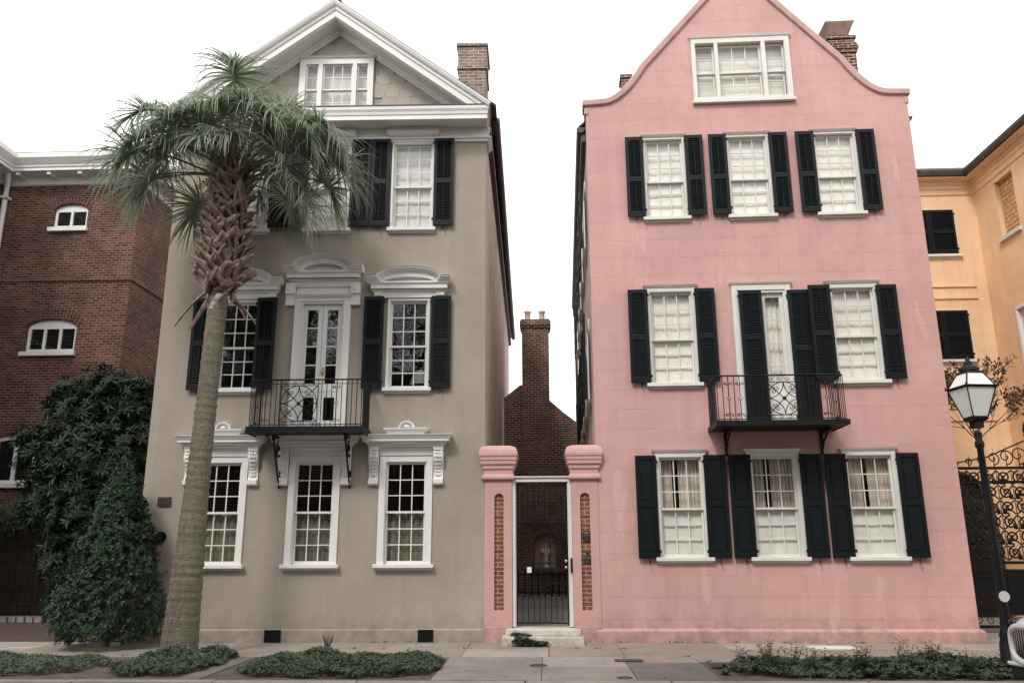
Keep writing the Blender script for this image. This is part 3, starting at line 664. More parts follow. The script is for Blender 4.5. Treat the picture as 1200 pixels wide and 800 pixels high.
# roof, ridge, gutters
m=MB()
for sx in(-1,1):
    e=3.33; a=(-3.93,10.17+sl*3.23+.03); b=(-3.93+sx*e,10.17+.03-sl*(e-3.23))
    m.add([(a[0],-.56,a[1]),(b[0],-.56,b[1]),(b[0],DEP+.2,b[1]),(a[0],DEP+.2,a[1])]+[(a[0],-.56,a[1]-.05),(b[0],-.56,b[1]-.05),(b[0],DEP+.2,b[1]-.05),(a[0],DEP+.2,a[1]-.05)],
          [(0,1,2,3),(7,6,5,4),(0,4,5,1),(1,5,6,2),(2,6,7,3),(3,7,4,0)])
m.box(-4.03,-3.83,-.5,DEP+.1,ap+.0,ap+.06)
roof=G.b(m,'roof',M['slate'])
for sx,xx in((1,GX1),(-1,GX0)):
    m=MB(); m.sweepplan([(xx,DEP),(xx,-.0)] if sx<0 else [(xx,.0),(xx,DEP)],[(.0,9.78),(.10,9.80),(.10,9.95)]); G.b(m,'eave_board',M['gutter'])
    m=MB(); 
    prof=[(xx+sx*(.19+.085*cos(t*PI/6+PI)),10.13+.10*sin(t*PI/6+PI)-.0) for t in range(7)]
    m.add([(p,-.02,z) for p,z in prof]+[(p,DEP,z) for p,z in prof],[(i,i+1,8+i,7+i) for i in range(6)],0,True); m.add([(p,-.02,z) for p,z in prof],[tuple(range(7))])
    for k in range(20): m.box(min(xx+sx*.10,xx+sx*.28),max(xx+sx*.10,xx+sx*.28),.5+k*.9,.53+k*.9,10.135,10.145)
    G.b(m,'gutter',M['gutter'])
# chimney at the right eave
m=MB(); m.box(-1.52,-.90,1.2,2.1,9.9,12.05); m.box(-1.555,-.87,1.165,2.135,12.051,12.13); m.box(-1.535,-.885,1.185,2.115,12.131,12.62); m.box(-1.57,-.855,1.15,2.15,12.621,12.70)
G.b(m,'chimney',M['chimbrick'],roof,bevel=.006)
m=MB(); m.lathe((-4.15,.3,ap-.1),[(.10,0),(.10,.35),(.13,.36),(.13,.42),(.08,.44)],12); m.box(-3.98,-3.9,.0,.5,ap+.03,ap+.2); G.b(m,'ridge_cap',M['copper'],roof)
# side (passage) windows with shutters
TS=Matrix.Translation((GX1,0,0))@Matrix.Rotation(R(90),4,'Z')
for xx in(9.5,14):
    window(G,xx,xx+.9,4.5,6.1,cas=.08,fill='blind',T=TS)
# grey balcony
bz=3.58; bd=.75
m=MB(); m.box(-5.03,-2.97,-bd,0.0,bz+.07,bz+.10); m.box(-5.05,-2.95,-bd-.01,-bd+.02,bz-.0,bz+.12); m.box(-5.05,-5.02,-bd+.021,0,bz,bz+.12); m.box(-2.98,-2.95,-bd+.021,0,bz,bz+.12)
m.box(-5.02,-2.98,-bd+.021,-.001,bz+.02,bz+.069)
bal=G.b(m,'balcony',M['iron'])
railing(G,bal,-5.03,-2.97,bd,bz+.12,4.55,'grey')
def bracket(H,parent,x,z0,zt,d,scroll=True):
    m=MB(); m.box(x-.02,x+.02,-d,0,zt-.035,zt-.001); m.box(x-.018,x+.018,-.03,0,z0,zt-.036); m.tube([(x,-d*.9,zt-.02),(x,-d*.45,(z0+zt)/2-.05),(x,-.02,z0)],.018,6)
    cy,cz=-.20,zt-.22
    m.tube([(x,cy+.11*cos(t/12*2*PI),cz+.15*sin(t/12*2*PI)) for t in range(13)],.014,6); m.tube([(x,cy+.06*(1-t/16)*cos(t/12*2*PI*1.3),cz+.08*(1-t/16)*sin(t/12*2*PI*1.3)) for t in range(14)],.010,5)
    m.ell((x,-d+.1,zt-.07),.035,.06,.045,8,5)
    return H.b(m,'bracket',M['iron'],parent)
bracket(G,bal,-4.60,2.67,bz,.62); bracket(G,bal,-3.30,2.67,bz,.62)

# ================================================================== PINK HOUSE
PX0,PX1=.60,7.00; pcx=3.80
px_,py_=rotz(pcx,15,-A)
p_root=empty('pink_townhouse',(px_,py_,0),-A,'tall pink stucco townhouse with curved gable, black shutters and a small iron balcony','house')
K=House(p_root,pcx)
wx=[(1.66,2.58),(3.31,4.24),(5.00,5.94)]
mx=[(1.64,2.58),(5.04,5.97)]
tx=[(1.72,2.54),(3.36,4.20),(5.06,5.90)]
HP=[hole(a,b,1.42,3.25,.07) for a,b in wx]+[hole(a,b,4.55,6.40,.07) for a,b in mx]+[rect(3.36,4.26,3.70,6.32)]+[hole(a,b,7.86,9.57,.035) for a,b in tx]+[rect(2.86,4.74,10.42,11.72)]
def curve_l(n=12):
    pts=[(.60,10.40),(.95,10.42)]
    for i in range(1,n+1):
        t=i/n; p0,p1,p2=(.95,10.42),(1.35,10.44),(1.80,11.20); pts.append(((1-t)**2*p0[0]+2*t*(1-t)*p1[0]+t*t*p2[0],(1-t)**2*p0[1]+2*t*(1-t)*p1[1]+t*t*p2[1]))
    return pts
cl=curve_l(); ctop=[(3.62,13.28),(3.80,13.36)]
gab=cl+ctop+[(7.6-x,z) for x,z in reversed(cl+ctop[:1])]
w=MB(); w.plate([(PX0,-.1),(PX1,-.1),(PX1,10.40)]+list(reversed(gab))[1:],HP,0,.30); K.b(w,'front_wall',M['pink'])
w=MB(); ps=[(PX0-.06,10.40)]+gab[1:-1]+[(PX1+.06,10.40)]; w.sweepxz(ps,[(0,-.36),(-.06,-.36),(-.06,-.0),(-.06,.03),(-.045,.055),(.05,.06),(.075,.045),(.09,-.1),(.09,-.36)]); K.b(w,'gable_coping',M['pink_trim'],bevel=.01)
w=MB(); w.box(PX0-.03,PX0+.05,-.02,.3,10.17,10.30); w.box(PX1-.05,PX1+.03,-.02,.3,10.17,10.30); K.b(w,'kneeler',M['pink_trim'])
PD=13.2
TP=Matrix.Translation((PX0,0,0))@Matrix.Rotation(R(-90),4,'Z')
sw=[]; 
for k in range(5):
    for z0,z1 in((1.5,3.2),(4.5,6.2),(7.75,9.3)): sw.append((-2.2-k*2.3,-1.3-k*2.3,z0,z1))
w=MB(); w.plate(rect(-PD,-.301,-.1,10.1),[hole(a,b,c_,d_,.08) for a,b,c_,d_ in sw],.0,.25); K.b(w,'passage_wall',M['sidebrick'],T=TP)
for i,(a,b,c_,d_) in enumerate(sw):
    window(K,a,b,c_,d_,cas=.08,fill='sheet',T=TP,seed=i); 
    shutter(K,a-.44,a-.02,c_,d_,T=TP,hinge=1,dog=False,yf=-.14); shutter(K,b+.02,b+.44,c_,d_,T=TP,hinge=-1,dog=False,yf=-.14)
w=MB(); w.box(PX1-.25,PX1-.001,.301,PD,-.1,10.1); w.box(PX0+.25,PX1-.25,PD-.25,PD,-.1,10.1); w.add([(PX0,PD,10.1),(PX1,PD,10.1),(3.8,PD,13)],[(0,1,2),(2,1,0)]); K.b(w,'rear_wall',M['pink_plain'])
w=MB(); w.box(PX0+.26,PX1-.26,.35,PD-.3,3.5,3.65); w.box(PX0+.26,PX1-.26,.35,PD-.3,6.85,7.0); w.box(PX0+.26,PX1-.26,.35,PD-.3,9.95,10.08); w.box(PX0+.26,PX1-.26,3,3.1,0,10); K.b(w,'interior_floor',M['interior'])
w=MB(); w.sweepplan([(PX0,.25),(PX0,0),(PX1,0),(PX1,.25)],[(.07,-.12),(.07,.185),(.045,.215),(.01,.23)]); K.b(w,'plinth',M['pink_plain'],bevel=.008)
m=MB()
for sx in(-1,1):
    a=(3.8,13.05); b=(3.8+sx*3.35,10.08)
    m.add([(a[0],.31,a[1]),(b[0],.31,b[1]),(b[0],PD+.2,b[1]),(a[0],PD+.2,a[1])]+[(a[0],.31,a[1]-.06),(b[0],.31,b[1]-.06),(b[0],PD+.2,b[1]-.06),(a[0],PD+.2,a[1]-.06)],
          [(0,1,2,3),(7,6,5,4),(0,4,5,1),(1,5,6,2),(2,6,7,3),(3,7,4,0)])
proof=K.b(m,'roof',M['slate'])
for sx,xx in((1,PX1),(-1,PX0)):
    m=MB(); prof=[(xx+sx*(.10+.09*cos(t*PI/6+PI)),10.02+.12*sin(t*PI/6+PI)) for t in range(7)]
    m.add([(p,.25,z) for p,z in prof]+[(p,PD,z) for p,z in prof],[(i,i+1,8+i,7+i) for i in range(6)],0,True); m.add([(p,.25,z) for p,z in prof],[tuple(range(7))])
    m.box(min(xx,xx+sx*.10),max(xx,xx+sx*.10),.302,PD,9.72,9.90)
    K.b(m,'gutter',M['gutter'])
m=MB(); m.tube([(PX0-.1,PD-.1,9.95),(PX0-.1,PD-.1,9.7),(PX0-.06,PD-.1,9.5),(PX0-.06,PD-.1,.3)],.05,8); K.b(m,'downspout',M['gutter'])
m=MB(); m.box(6.08,6.66,1.3,1.95,9.9,12.20)
for j,(o,z) in enumerate(((.03,12.21),(.055,12.29),(.03,12.37),(.0,12.45),(.03,12.55))): m.box(6.08-o,6.66+o,1.3-o,1.95+o,z+.001,z+.079)
pc=K.b(m,'chimney',M['chimdark'],proof,bevel=.006)
m=MB(); m.sweepplan([(6.14,1.36),(6.60,1.36),(6.60,1.89),(6.14,1.89)],[(.0,12.63),(.01,12.64),(-.03,12.70),(.09,12.98),(.09,13.0)],closed=True); K.b(m,'chimney_hood',M['copper'],proof)
m=MB(); m.box(1.55,1.78,2.2,2.6,11.2,12.35); m.box(1.52,1.81,2.17,2.63,12.351,12.43); K.b(m,'chimney',M['chimdark'],proof)
# windows
for i,(a,b) in enumerate(wx): window(K,a,b,1.42,3.25,cas=.07,fill='pinkground',seed=i+3,meet=.48,head=.06,wmat='offwhite')
for i,(a,b) in enumerate(mx): window(K,a,b,4.55,6.40,cas=.07,fill='sheet',seed=i+31,meet=.48,head=.06,wmat='offwhite',glass='glasslow')
for i,(a,b) in enumerate(tx): window(K,a,b,7.86,9.57,cas=.035,fill='sheet',seed=i+41,meet=.47,head=.055,wmat='offwhite',glass='glasslow')
for x0,x1,h in((1.305,1.68,1),(2.53,2.925,-1),(2.975,3.365,1),(4.235,4.62,-1),(4.665,5.05,1),(5.93,6.315,-1)): shutter(K,x0,x1,1.40,3.21,'panel',hinge=h,split=.52)
for x0,x1,h in((1.295,1.665,1),(2.555,2.93,-1)): shutter(K,x0,x1,4.56,6.37,hinge=h,split=.48)
shutter(K,4.665,5.065,4.56,6.37,hinge=1,split=.48,yf=-.125); shutter(K,5.925,6.30,4.56,6.36,hinge=-1,split=.48)
for x0,x1,h in((1.365,1.715,1),(2.55,2.90,-1),(3.015,3.365,1),(4.205,4.555,-1),(4.72,5.075,1),(5.90,6.25,-1)): shutter(K,x0,x1,7.875,9.585,hinge=h,split=.46)
# balcony door
f=MB(); f.box(3.26,3.36,-.05,.02,3.70,6.42); f.box(4.26,4.36,-.05,.02,3.70,6.42); f.box(3.36,4.26,-.048,.02,6.32,6.42); f.sweepplan([(3.255,0),(3.255,-.05),(4.365,-.05),(4.365,0)],[(0,6.421),(.02,6.44),(.035,6.47)])
f.box(3.361,3.40,-.03,.12,3.7,6.319); f.box(4.22,4.259,-.03,.12,3.7,6.319); f.box(3.40,4.22,-.028,.12,6.27,6.319)
pdoor=K.b(f,'balcony_door',M['offwhite'],bevel=.004)
for a,b in((3.40,3.807),(3.813,4.22)):
    l=MB(); l.plate(rect(a,b,3.72,6.268),[rect(a+.07,b-.07,4.42,6.19)],.03,.07)
    l.plate(rect(a+.08,b-.08,3.84,4.30),[],.02,.0299)
    for j in range(1,4): z=4.42+1.77*j/4; l.box(a+.07,b-.07,.035,.06,z-.011,z+.011)
    K.b(l,'door_leaf',M['offwhite'],pdoor,bevel=.003)
    l=MB(); panes(l,a+.07,b-.07,4.42,6.19,.05,1,4); K.b(l,'pane',M['glasslow'],pdoor)
l=MB(); drape(l,3.4,4.25,4.3,6.3,.17,.014,9,2); K.b(l,'curtain',M['sheet'],pdoor)
shutter(K,3.375,3.80,3.77,6.30,hinge=-1,split=.64,yf=-.10,dog=False); shutter(K,4.285,4.72,3.77,6.30,hinge=-1,split=.55,yf=-.075,dog=False)
# attic window
m=MB(); m.plate(rect(2.80,4.79,10.36,11.78),[rect(2.88,3.27,10.44,11.68),rect(3.34,4.22,10.44,11.68),rect(4.30,4.69,10.44,11.68)],-.045,.05)
m.box(2.77,4.82,-.085,.01,10.30,10.359); m.sweepplan([(2.79,0),(2.79,-.045),(4.80,-.045),(4.80,0)],[(0,11.781),(.02,11.80),(.035,11.84)])
aw=K.b(m,'attic_window',M['offwhite'],bevel=.005)
m=MB();g=MB()
for a,b,n in((2.88,3.27,1),(3.34,4.22,3),(4.30,4.69,1)):
    r=sash(m,a,b,11.02,11.66,.06,n,2,.035,.018,.035); panes(g,*r,.075,n,2); r=sash(m,a,b,10.45,11.05,.10,n,3 if n==1 else 2,.035,.018,.04); panes(g,*r,.115,n,2)
K.b(m,'sash',M['offwhite'],aw); K.b(g,'pane',M['glasslow'],aw); m=MB(); wrinkle(m,2.85,4.72,10.95,11.7,.19,.01,5); blind(m,2.85,4.72,10.42,11.0,.2,.07); K.b(m,'shade',M['sheet'],aw)
# balcony
bz2=3.62; bd2=.88
m=MB(); m.box(2.68,4.90,-bd2,0,bz2+.05,bz2+.08); m.box(2.66,4.92,-bd2-.01,-bd2+.02,bz2,bz2+.09); m.box(2.66,2.69,-bd2+.021,0,bz2,bz2+.09); m.box(4.89,4.92,-bd2+.021,0,bz2,bz2+.09)
m.box(2.69,4.89,-bd2+.021,-.001,bz2+.012,bz2+.049)
bal=K.b(m,'balcony',M['iron']); railing(K,bal,2.68,4.90,bd2,bz2+.08,4.50,'pink')
for x in(2.96,4.67):
    b=MB(); b.box(x-.022,x+.022,-.55,0,bz2-.04,bz2-.001); b.box(x-.02,x+.02,-.035,0,3.24,bz2-.041); b.tube([(x,-.5,bz2-.03),(x,-.16,3.42),(x,-.025,3.28)],.02,6)
    b.tube([(x,-.20+.09*cos(t*PI/6),3.50+.07*sin(t*PI/6)) for t in range(13)],.011,5); b.ell((x,-.02,3.23),.025,.03,.04,8,5); K.b(b,'bracket',M['iron'],bal)

# ================================================================== GATEWAY
GY=14.97
def pier(x0,x1,ins,label,grow_l=0,grow_r=0):
    cx=(x0+x1)/2; root=empty('gate_pier',(cx,GY+.25,0),0,label,'pier','gate piers between the houses')
    w=MB(); ic=(ins[0]+ins[1])/2; iw=(ins[1]-ins[0])/2; zt=2.47
    ho=[(ins[0],.53),(ins[1],.53)]+arcpts(ic,zt,iw,iw,0,180,10)
    w.plate(rect(x0,x1,.26,2.80),[ho],GY,GY+.10); w.box(x0,x1,GY+.101,GY+.5,.26,2.80); w.box(x0-grow_l,x1+grow_r,GY-.035,GY+.5,-.05,.259)
    w.build('pier_shaft',M['pink_plain'],root,(cx,GY+.25,0),bevel=.008)
    w=MB(); w.plate([(ins[0]-.01,.52),(ins[1]+.01,.52)]+arcpts(ic,zt,iw+.01,iw+.01,0,180,10),[],GY+.045,GY+.099); w.build('brick_inset',M['insetbrick'],root,(cx,GY+.25,0))
    w=MB(); pth=[(x0,GY),(x1,GY),(x1,GY+.5),(x0,GY+.5)]
    w.sweepplan(pth,[(-.02,2.80),(.05,2.80),(.06,2.83),(.05,2.87),(.02,2.90),(.02,2.97),(.045,3.0),(.045,3.06),(.075,3.08),(.075,3.14),(.09,3.155),(.09,3.21),(.105,3.225),(.108,3.27),(.098,3.33),(.07,3.385),(-.02,3.42),(-.1,3.435)],closed=True,smooth=False)
    w.build('pier_cap',M['pink_plain'],root,(cx,GY+.25,0),bevel=.008); return root
pl=pier(-1.13,-.635,(-.955,-.785),'left pink gate pier with an arched strip of bare brick, against the grey house')
pr=pier(.45,.925,(.60,.775),'right pink gate pier with two small metal plaques, against the pink house')
def onpier(mb,name,mat): 
    mb.build(name,M[mat],pr,(.6675,GY+.25,0))
w=MB(); w.tube([(.687,GY+.044,1.80),(.687,GY+.015,1.80)],.095,20); w.ell((.687,GY+.012,1.80),.07,.012,.07,12,6)
for k in range(3): w.box(.62,.755,GY+.0,GY+.014,1.755+k*.035,1.765+k*.035)
onpier(w,'round_plaque','bronze')
w=MB(); w.plate([(.62,1.33),(.76,1.33),(.775,1.39),(.74,1.45),(.715,1.47),(.72,1.52),(.69,1.57),(.655,1.52),(.665,1.47),(.64,1.45),(.605,1.39)],[],GY+.02,GY+.044); w.ell((.69,GY+.015,1.52),.03,.015,.03,8,5); w.ell((.655,GY+.015,1.40),.03,.012,.03,8,5); w.ell((.725,GY+.015,1.40),.03,.012,.03,8,5); onpier(w,'emblem_plaque','bronze')
gf=empty('iron_gate',(-.1,GY+.1,.25),0,'narrow black iron bar gate with brass knobs in a white frame between the pink piers','gate')
def gb(mb,name,mat,parent=None,bevel=0): return mb.build(name,M[mat],parent or gf,(-.1,GY+.1,.25),None,bevel)
w=MB(); w.box(-.632,-.575,GY+.03,GY+.16,.25,2.76); w.box(.385,.447,GY+.03,GY+.16,.25,2.76); w.box(-.632,.447,GY+.03,GY+.16,2.761,2.835); w.box(-.63,.445,GY-.0,GY+.17,2.836,2.86); w.box(-.574,-.56,GY+.06,GY+.12,.25,2.76); w.box(.37,.384,GY+.06,GY+.12,.25,2.76)
gb(w,'gate_frame','offwhite',bevel=.004)
w=MB(); yy=GY+.09
for x in(-.55,.355): w.box(x-.012,x+.012,yy-.012,yy+.012,.28,2.73)
for z in(.31,.98,1.22,1.32,2.02,2.70): w.box(-.537,.342,yy-.01,yy+.01,z-.012,z+.012)
for k in range(1,9): x=-.55+.905*k/9; w.tube([(x,yy,.31),(x,yy,2.70)],.007,6)
for k in range(8):
    x=-.55+.905*(k+.5)/9+.05; 
for k in range(9):
    x=-.55+.905*(k+.5)/9
    w.tube([(x+.04*cos(t*PI/5),yy,2.36+.05*sin(t*PI/5)) for t in range(11)],.005,4)
bars=gb(w,'gate_leaf','iron')
w=MB(); w.box(.30,.36,yy-.022,yy-.013,1.18,1.42); gb(w,'lock_plate','iron')
for z in(1.36,1.25): w=MB(); w.tube([(.325,yy-.012,z),(.325,yy-.05,z)],.012,8); w.ell((.325,yy-.065,z),.03,.025,.03); gb(w,'door_knob','brass')
w=MB(); w.box(.405,.435,GY+.0,GY+.029,1.16,1.42); gb(w,'door_closer','iron',bevel=.004)
w=MB(); w.box(-.37,-.29,yy-.04,yy-.013,1.16,1.26); gb(w,'entry_tag','white',bevel=.005)
st=empty('doorstep',(-.1,14.7,0),0,'two worn white painted steps below the iron gate','steps')
w=MB(); w.box(-.80,.60,14.46,14.935,-.02,.135); w.build('lower_step',M['stone'],st,(-.1,14.7,0),bevel=.015)
w=MB(); w.box(-.73,.55,14.62,14.935,.136,.235); w.box(-.63,.445,14.936,15.3,.1,.238); w.build('upper_step',M['stone'],st,(-.1,14.7,0),bevel=.012)

# ================================================================== COURTYARD END: brick house with tall chimney and niche
cy=26.
ch=empty('brick_rear_house',(-.1,cy+2,0),0,'dark brick building with tall chimney closing the end of the passage between the houses','house')
off=(-.1,cy+2,0)
nic=[(-.40,1.0),(.28,1.0)]+arcpts(-.06,1.72,.34,.34,0,180,12)
w=MB(); w.plate([(-3.5,-.1),(3.5,-.1),(3.5,3.6),(.77,5.65),(.10,6.25),(-.80,6.75),(-3.5,4.6)],[nic],cy,cy+.3); w.box(-3.5,3.5,cy+.301,cy+4,-.1,3.5)
w.add([(-3.5,cy+.3,4.6),(-3.5,cy+4,4.6),(-.8,cy+4,6.75),(-.8,cy+.3,6.75)],[(0,1,2,3)]); w.add([(3.5,cy+.3,3.6),(3.5,cy+4,3.6),(.1,cy+4,6.25),(.1,cy+.3,6.25)],[(3,2,1,0)])
w.build('wall',M['darkbrick'],ch,off)
w=MB(); w.plate([(-.55,.95),(-.40,.95),(-.40,1.72)]+arcpts(-.06,1.72,.34,.34,180,0,12)+[(.28,.95),(.43,.95),(.43,1.72)]+arcpts(-.06,1.72,.49,.49,0,180,12)[1:],[],cy-.06,cy-.001); w.box(-.6,.48,cy-.15,cy-.001,.86,.949); w.build('niche_arch',M['darkbrick'],ch,off)
w=MB(); w.box(-.45,.33,cy+.25,cy+.299,.95,2.1); w.build('niche_back',M['nichepink'],ch,off)
w=MB(); w.box(-.75,.14,cy-.25,cy-.001,-.1,7.2); w.sweepplan([(-.75,cy-.25),(.14,cy-.25),(.14,cy+.5),(-.75,cy+.5)],[(0,7.2),(0,7.25)],closed=True); w.box(-.75,.14,cy-.249,cy+.5,7.251,8.75) 
w=MB(); w.plate(rect(-.75,.14,2.35,7.2),[],cy-.12,cy-.002); w.box(-.75,.14,cy-.12,cy+.6,7.201,8.62); w.box(-.79,.18,cy-.16,cy+.64,8.621,8.70); w.box(-.82,.21,cy-.19,cy+.67,8.701,8.86); w.box(-.79,.12+.05,cy-.15,cy+.6,8.861,8.93)
w.build('chimney',M['darkbrick'],ch,off,bevel=.008)
for x in(-.56,-.08): w=MB(); w.lathe((x,cy+.2,8.93),[(.11,0),(.10,.05),(.095,.28),(.12,.30),(.12,.36),(.085,.37),(.085,.30)],12); w.build('chimney_pot',M['terracotta'],ch,off)
w=MB(); w.lathe((-.06,cy+.12,1.0),[(.12,0),(.12,.04),(.075,.06),(.085,.2),(.07,.38),(.075,.5),(.05,.56),(.03,.59),(.045,.63),(.05,.67),(.035,.72),(.0,.735)],14); w.ell((-.16,cy+.08,1.5),.05,.05,.09); w.ell((.04,cy+.08,1.46),.045,.05,.1)
tag(w.build('statue',M['statue']),'small pale statue standing in the arched pink niche at the end of the passage','statue')
w=MB(); w.box(-1.3,1.1,15.3,26,.16,.2)
tag(w.build('passage_path',M['flag']),kind='structure')
# garden fence part inside the courtyard
w=MB(); 
for k in range(9): w.box(-.9+k*.2,-.86+k*.2,24.9,24.94,.2,.95)
w.box(-1.0,.95,24.89,24.95,.80,.84); w.box(-1.0,.95,24.89,24.95,.3,.34)
tag(w.build('low_iron_fence',M['iron']),'low dark iron fence at the back of the passage in front of the niche','fence')

# ================================================================== RED BRICK BUILDING (left)
bx,by=-11.77,21.5; BC=(-14,26,0)
br=empty('red_brick_house',BC,0,'red brick house on the left with white bracketed cornice and small arched windows','house')
def bb(mb,name,mat,parent=None,bevel=0,T=None): return mb.build(name,M[mat],parent or br,BC,T,bevel)
def segwin(x0,x1,z0,zs,rise):
    return [(x0,z0),(x1,z0),(x1,zs)]+arcpts((x0+x1)/2,zs,(x1-x0)/2,rise,0,180,10)[1:-1]+[(x0,zs)]
bw=[(-14.28,-13.28,10.66,11.20,.20),(-14.58,-13.16,6.95,7.65,.24),(-16.2,-13.30,3.32,4.05,.58)]
w=MB(); w.plate(rect(-15.9,bx,-.2,12.15),[segwin(*q) for q in bw],by,by+.3); w.box(bx-.3,bx-.001,by+.301,34,-.2,12.15); w.box(-15.9,bx-.3,33.7,34,-.2,12.15)
w=MB(); w.plate(rect(-15.9,bx,-.2,12.15),[segwin(*q) for q in bw[:2]]+[segwin(-15.6,-13.30,3.32,4.05,.58)],by,by+.3); w.box(bx-.3,bx-.001,by+.301,34,-.2,12.15); w.box(-15.9,bx-.3,33.7,34,-.2,12.15)
w.box(-22,-15.901,12.,34,-.2,12.15)
bb(w,'wall','redbrick')
w=MB(); w.box(-15.89,bx+.0,by-.035,by-.001,9.02,9.10); w.box(bx+.001,bx+.036,by-.035,33,9.02,9.10); bb(w,'string_course','redbrick')
w=MB(); pth=[(-15.9,11),(-15.9,by),(bx,by),(bx,34)]
w.sweepplan(pth,[(.0,12.0),(.05,12.02),(.07,12.08),(.10,12.20),(.10,12.24),(.52,12.245),(.52,12.33),(.55,12.35),(.56,12.40),(.60,12.45),(.66,12.53),(.70,12.58),(.70,12.72)]); corn=bb(w,'cornice','white',bevel=.004)
w=MB()
for k in range(5):
    x=-15.30+k*.92; 
    if x<bx+.3: w.box(x,x+.11,by-.47,by-.08,12.15,12.244)
for k in range(10): y=12+k*.92; w.box(-15.82,-15.43,y,y+.12,12.15,12.244)
for k in range(12): y=by+.2+k*.92; w.box(bx+.08,bx+.47,y,y+.12,12.15,12.244)
bb(w,'cornice_block','white',corn)
w=MB(); w.box(-22,bx+.66,by-.66,34.5,12.721,12.76); w.box(-22,-15.25,11,by-.661,12.721,12.76); bb(w,'roof','slate')
for i,(x0,x1,z0,zs,ri) in enumerate(bw):
    if i==2: x0=-15.6
    xm=(x0+x1)/2
    f=MB(); n=(2,3,4)[i]; fr=.075 if i<2 else .10; zt=zs-.02 if i<2 else zs+.02; hs=[]
    for k in range(n):
        a=x0+fr+(x1-x0-fr)*k/n; b=a+(x1-x0-fr)/n-fr; hs.append((a,b))
    hz1=zt if i<2 else zs+.22
    rc=[]
    for a,b in hs:
        if i<2: rc.append(rect(a,b,z0+.09,zt))
        else:
            top=lambda x:zs+ri*math.sqrt(max(0,1-((x-xm)/((x1-x0)/2))**2))-.12
            rc.append([(a,z0+.09),(b,z0+.09),(b,top(b)),((a+b)/2,top((a+b)/2)),(a,top(a))])
    f.plate([(x,z) for x,z in segwin(x0+.002,x1-.002,z0+.002,zs,ri-.002)],rc,by+.06,by+.14); f.box(x0-.10,x1+.06,by-.10,by+.15,z0-.12,z0+.001)
    wo=bb(f,'window','white',bevel=.004)
    g=MB(); g.box(x0,x1,by+.11,by+.115,z0+.05,zs+ri*.8); bb(g,'pane','carglass',wo)
    g=MB()
    for a,b in hs:
        nn=4 if i==0 else 3; rows=5 if i<2 else 6
        for k in range(1,nn): x=a+(b-a)*k/nn; g.box(x-.008,x+.008,by+.09,by+.105,z0+.09,hz1)
        for k in range(1,rows): z=z0+.09+(hz1-z0-.09)*k/rows; g.box(a,b,by+.092,by+.103,z-.008,z+.008)
    bb(g,'leaded_bars','iron',wo)
    # brick arch
    g=MB(); hw=(x1-x0)/2; nb=int(hw*2/.085)
    for k in range(nb+1):
        t=-1+2*k/nb; xb=xm+hw*1.04*t; zb=zs+ri*math.sqrt(max(0,1-min(1,t*t)*.98))+.02; an=t*.35
        g.obox((xb+sin(an)*.12,by-.008,zb+.13*cos(an)),Vector((.034*cos(an),0,-.034*sin(an))),Vector((0,.02,0)),Vector((sin(an)*.125,0,cos(an)*.125)))
    bb(g,'brick_arch','redbrick',wo)
w=MB(); w.tube([(-15.55,by-.45,12.24),(-15.62,by-.3,12.05),(-15.74,by-.14,11.85),(-15.76,by-.12,11.6),(-15.76,by-.12,.2)],.075,10); w.box(-15.88,-15.63,by-.25,by-.02,11.55,11.62); bb(w,'downspout','white')
TW=Matrix.Translation((-15.9,0,0))@Matrix.Rotation(R(90),4,'Z')
BH=House(br,BC[0]); BH.off=BC
for z0,z1 in((9.3,11.6),(5.6,7.9)):
    shutter(BH,20.3,21.15,z0,z1,T=TW,hinge=-1,dog=False,yf=-.12); shutter(BH,17.5,18.3,z0,z1,T=TW,hinge=1,dog=False,yf=-.12); window(BH,18.4,20.2,z0,z1,cas=.1,T=TW,fill='blind')
# iron fence, hedge and garden wall at the foot
hg=empty('garden_fence',(-13,18.8,0),0,'dark iron driveway fence with tall posts at the far left','fence')
w=MB(); 
for k in range(34): x=-16.4+k*.145; w.tube([(x,18.8,.15),(x,18.8,2.30)],.010,5)
w.box(-16.4,-11.4,18.785,18.815,.28,.32); w.box(-16.4,-11.4,18.785,18.815,2.1,2.14); w.box(-16.4,-11.4,18.785,18.815,1.2,1.23)
w.build('bars',M['iron'],hg,(-13,18.8,0))
for x in(-11.35,-14.0,-16.5):
    w=MB(); w.box(x-.045,x+.045,18.75,18.84,0,2.45); w.ell((x,18.8,2.49),.05,.05,.05); w.build('post',M['iron'],hg,(-13,18.8,0))
w=MB(); w.box(-16.5,-11.3,18.9,19.02,-.05,.13)
for k in range(26): w.box(-16.4+k*.2,-16.28+k*.2,18.86,18.899,.0,.12)
w.build('edging_kerb',M['kerb'],hg,(-13,18.8,0))

# ================================================================== YELLOW HOUSE (right)
YC=(12,20,0)
ye=empty('yellow_house',YC,0,'ochre yellow stucco house at the right with black shutters and an arched carriage entry','house')
def yb(mb,name,mat,parent=None,T=None,bevel=0): return mb.build(name,M[mat],parent or ye,YC,T,bevel)
YH=House(ye,0); YH.off=YC
yf=20.; X1=11.2
ywin=[(9.25,10.62,8.80,10.02),(9.25,10.62,6.05,7.32)]
arch=[(8.7,-.1),(10.45,-.1),(10.45,2.75)]+arcpts(9.575,2.75,.875,.62,0,180,14)[1:-1]+[(8.7,2.75)]
TY=Matrix.Translation((0,yf,0))
w=MB(); w.plate(rect(7.0,X1,-.1,10.85),[arch]+[rect(a+.1,b-.1,c_+.03,d_-.08) for a,b,c_,d_ in ywin],0,.3); yb(w,'front_wall','yellow',T=TY)
TY2=Matrix.Translation((X1,0,0))@Matrix.Rotation(R(-90),4,'Z')   # local x -> -Y
bl=(-19.05,-18.28,8.85,10.30); wn=(-18.98,-18.15,5.3,7.08)
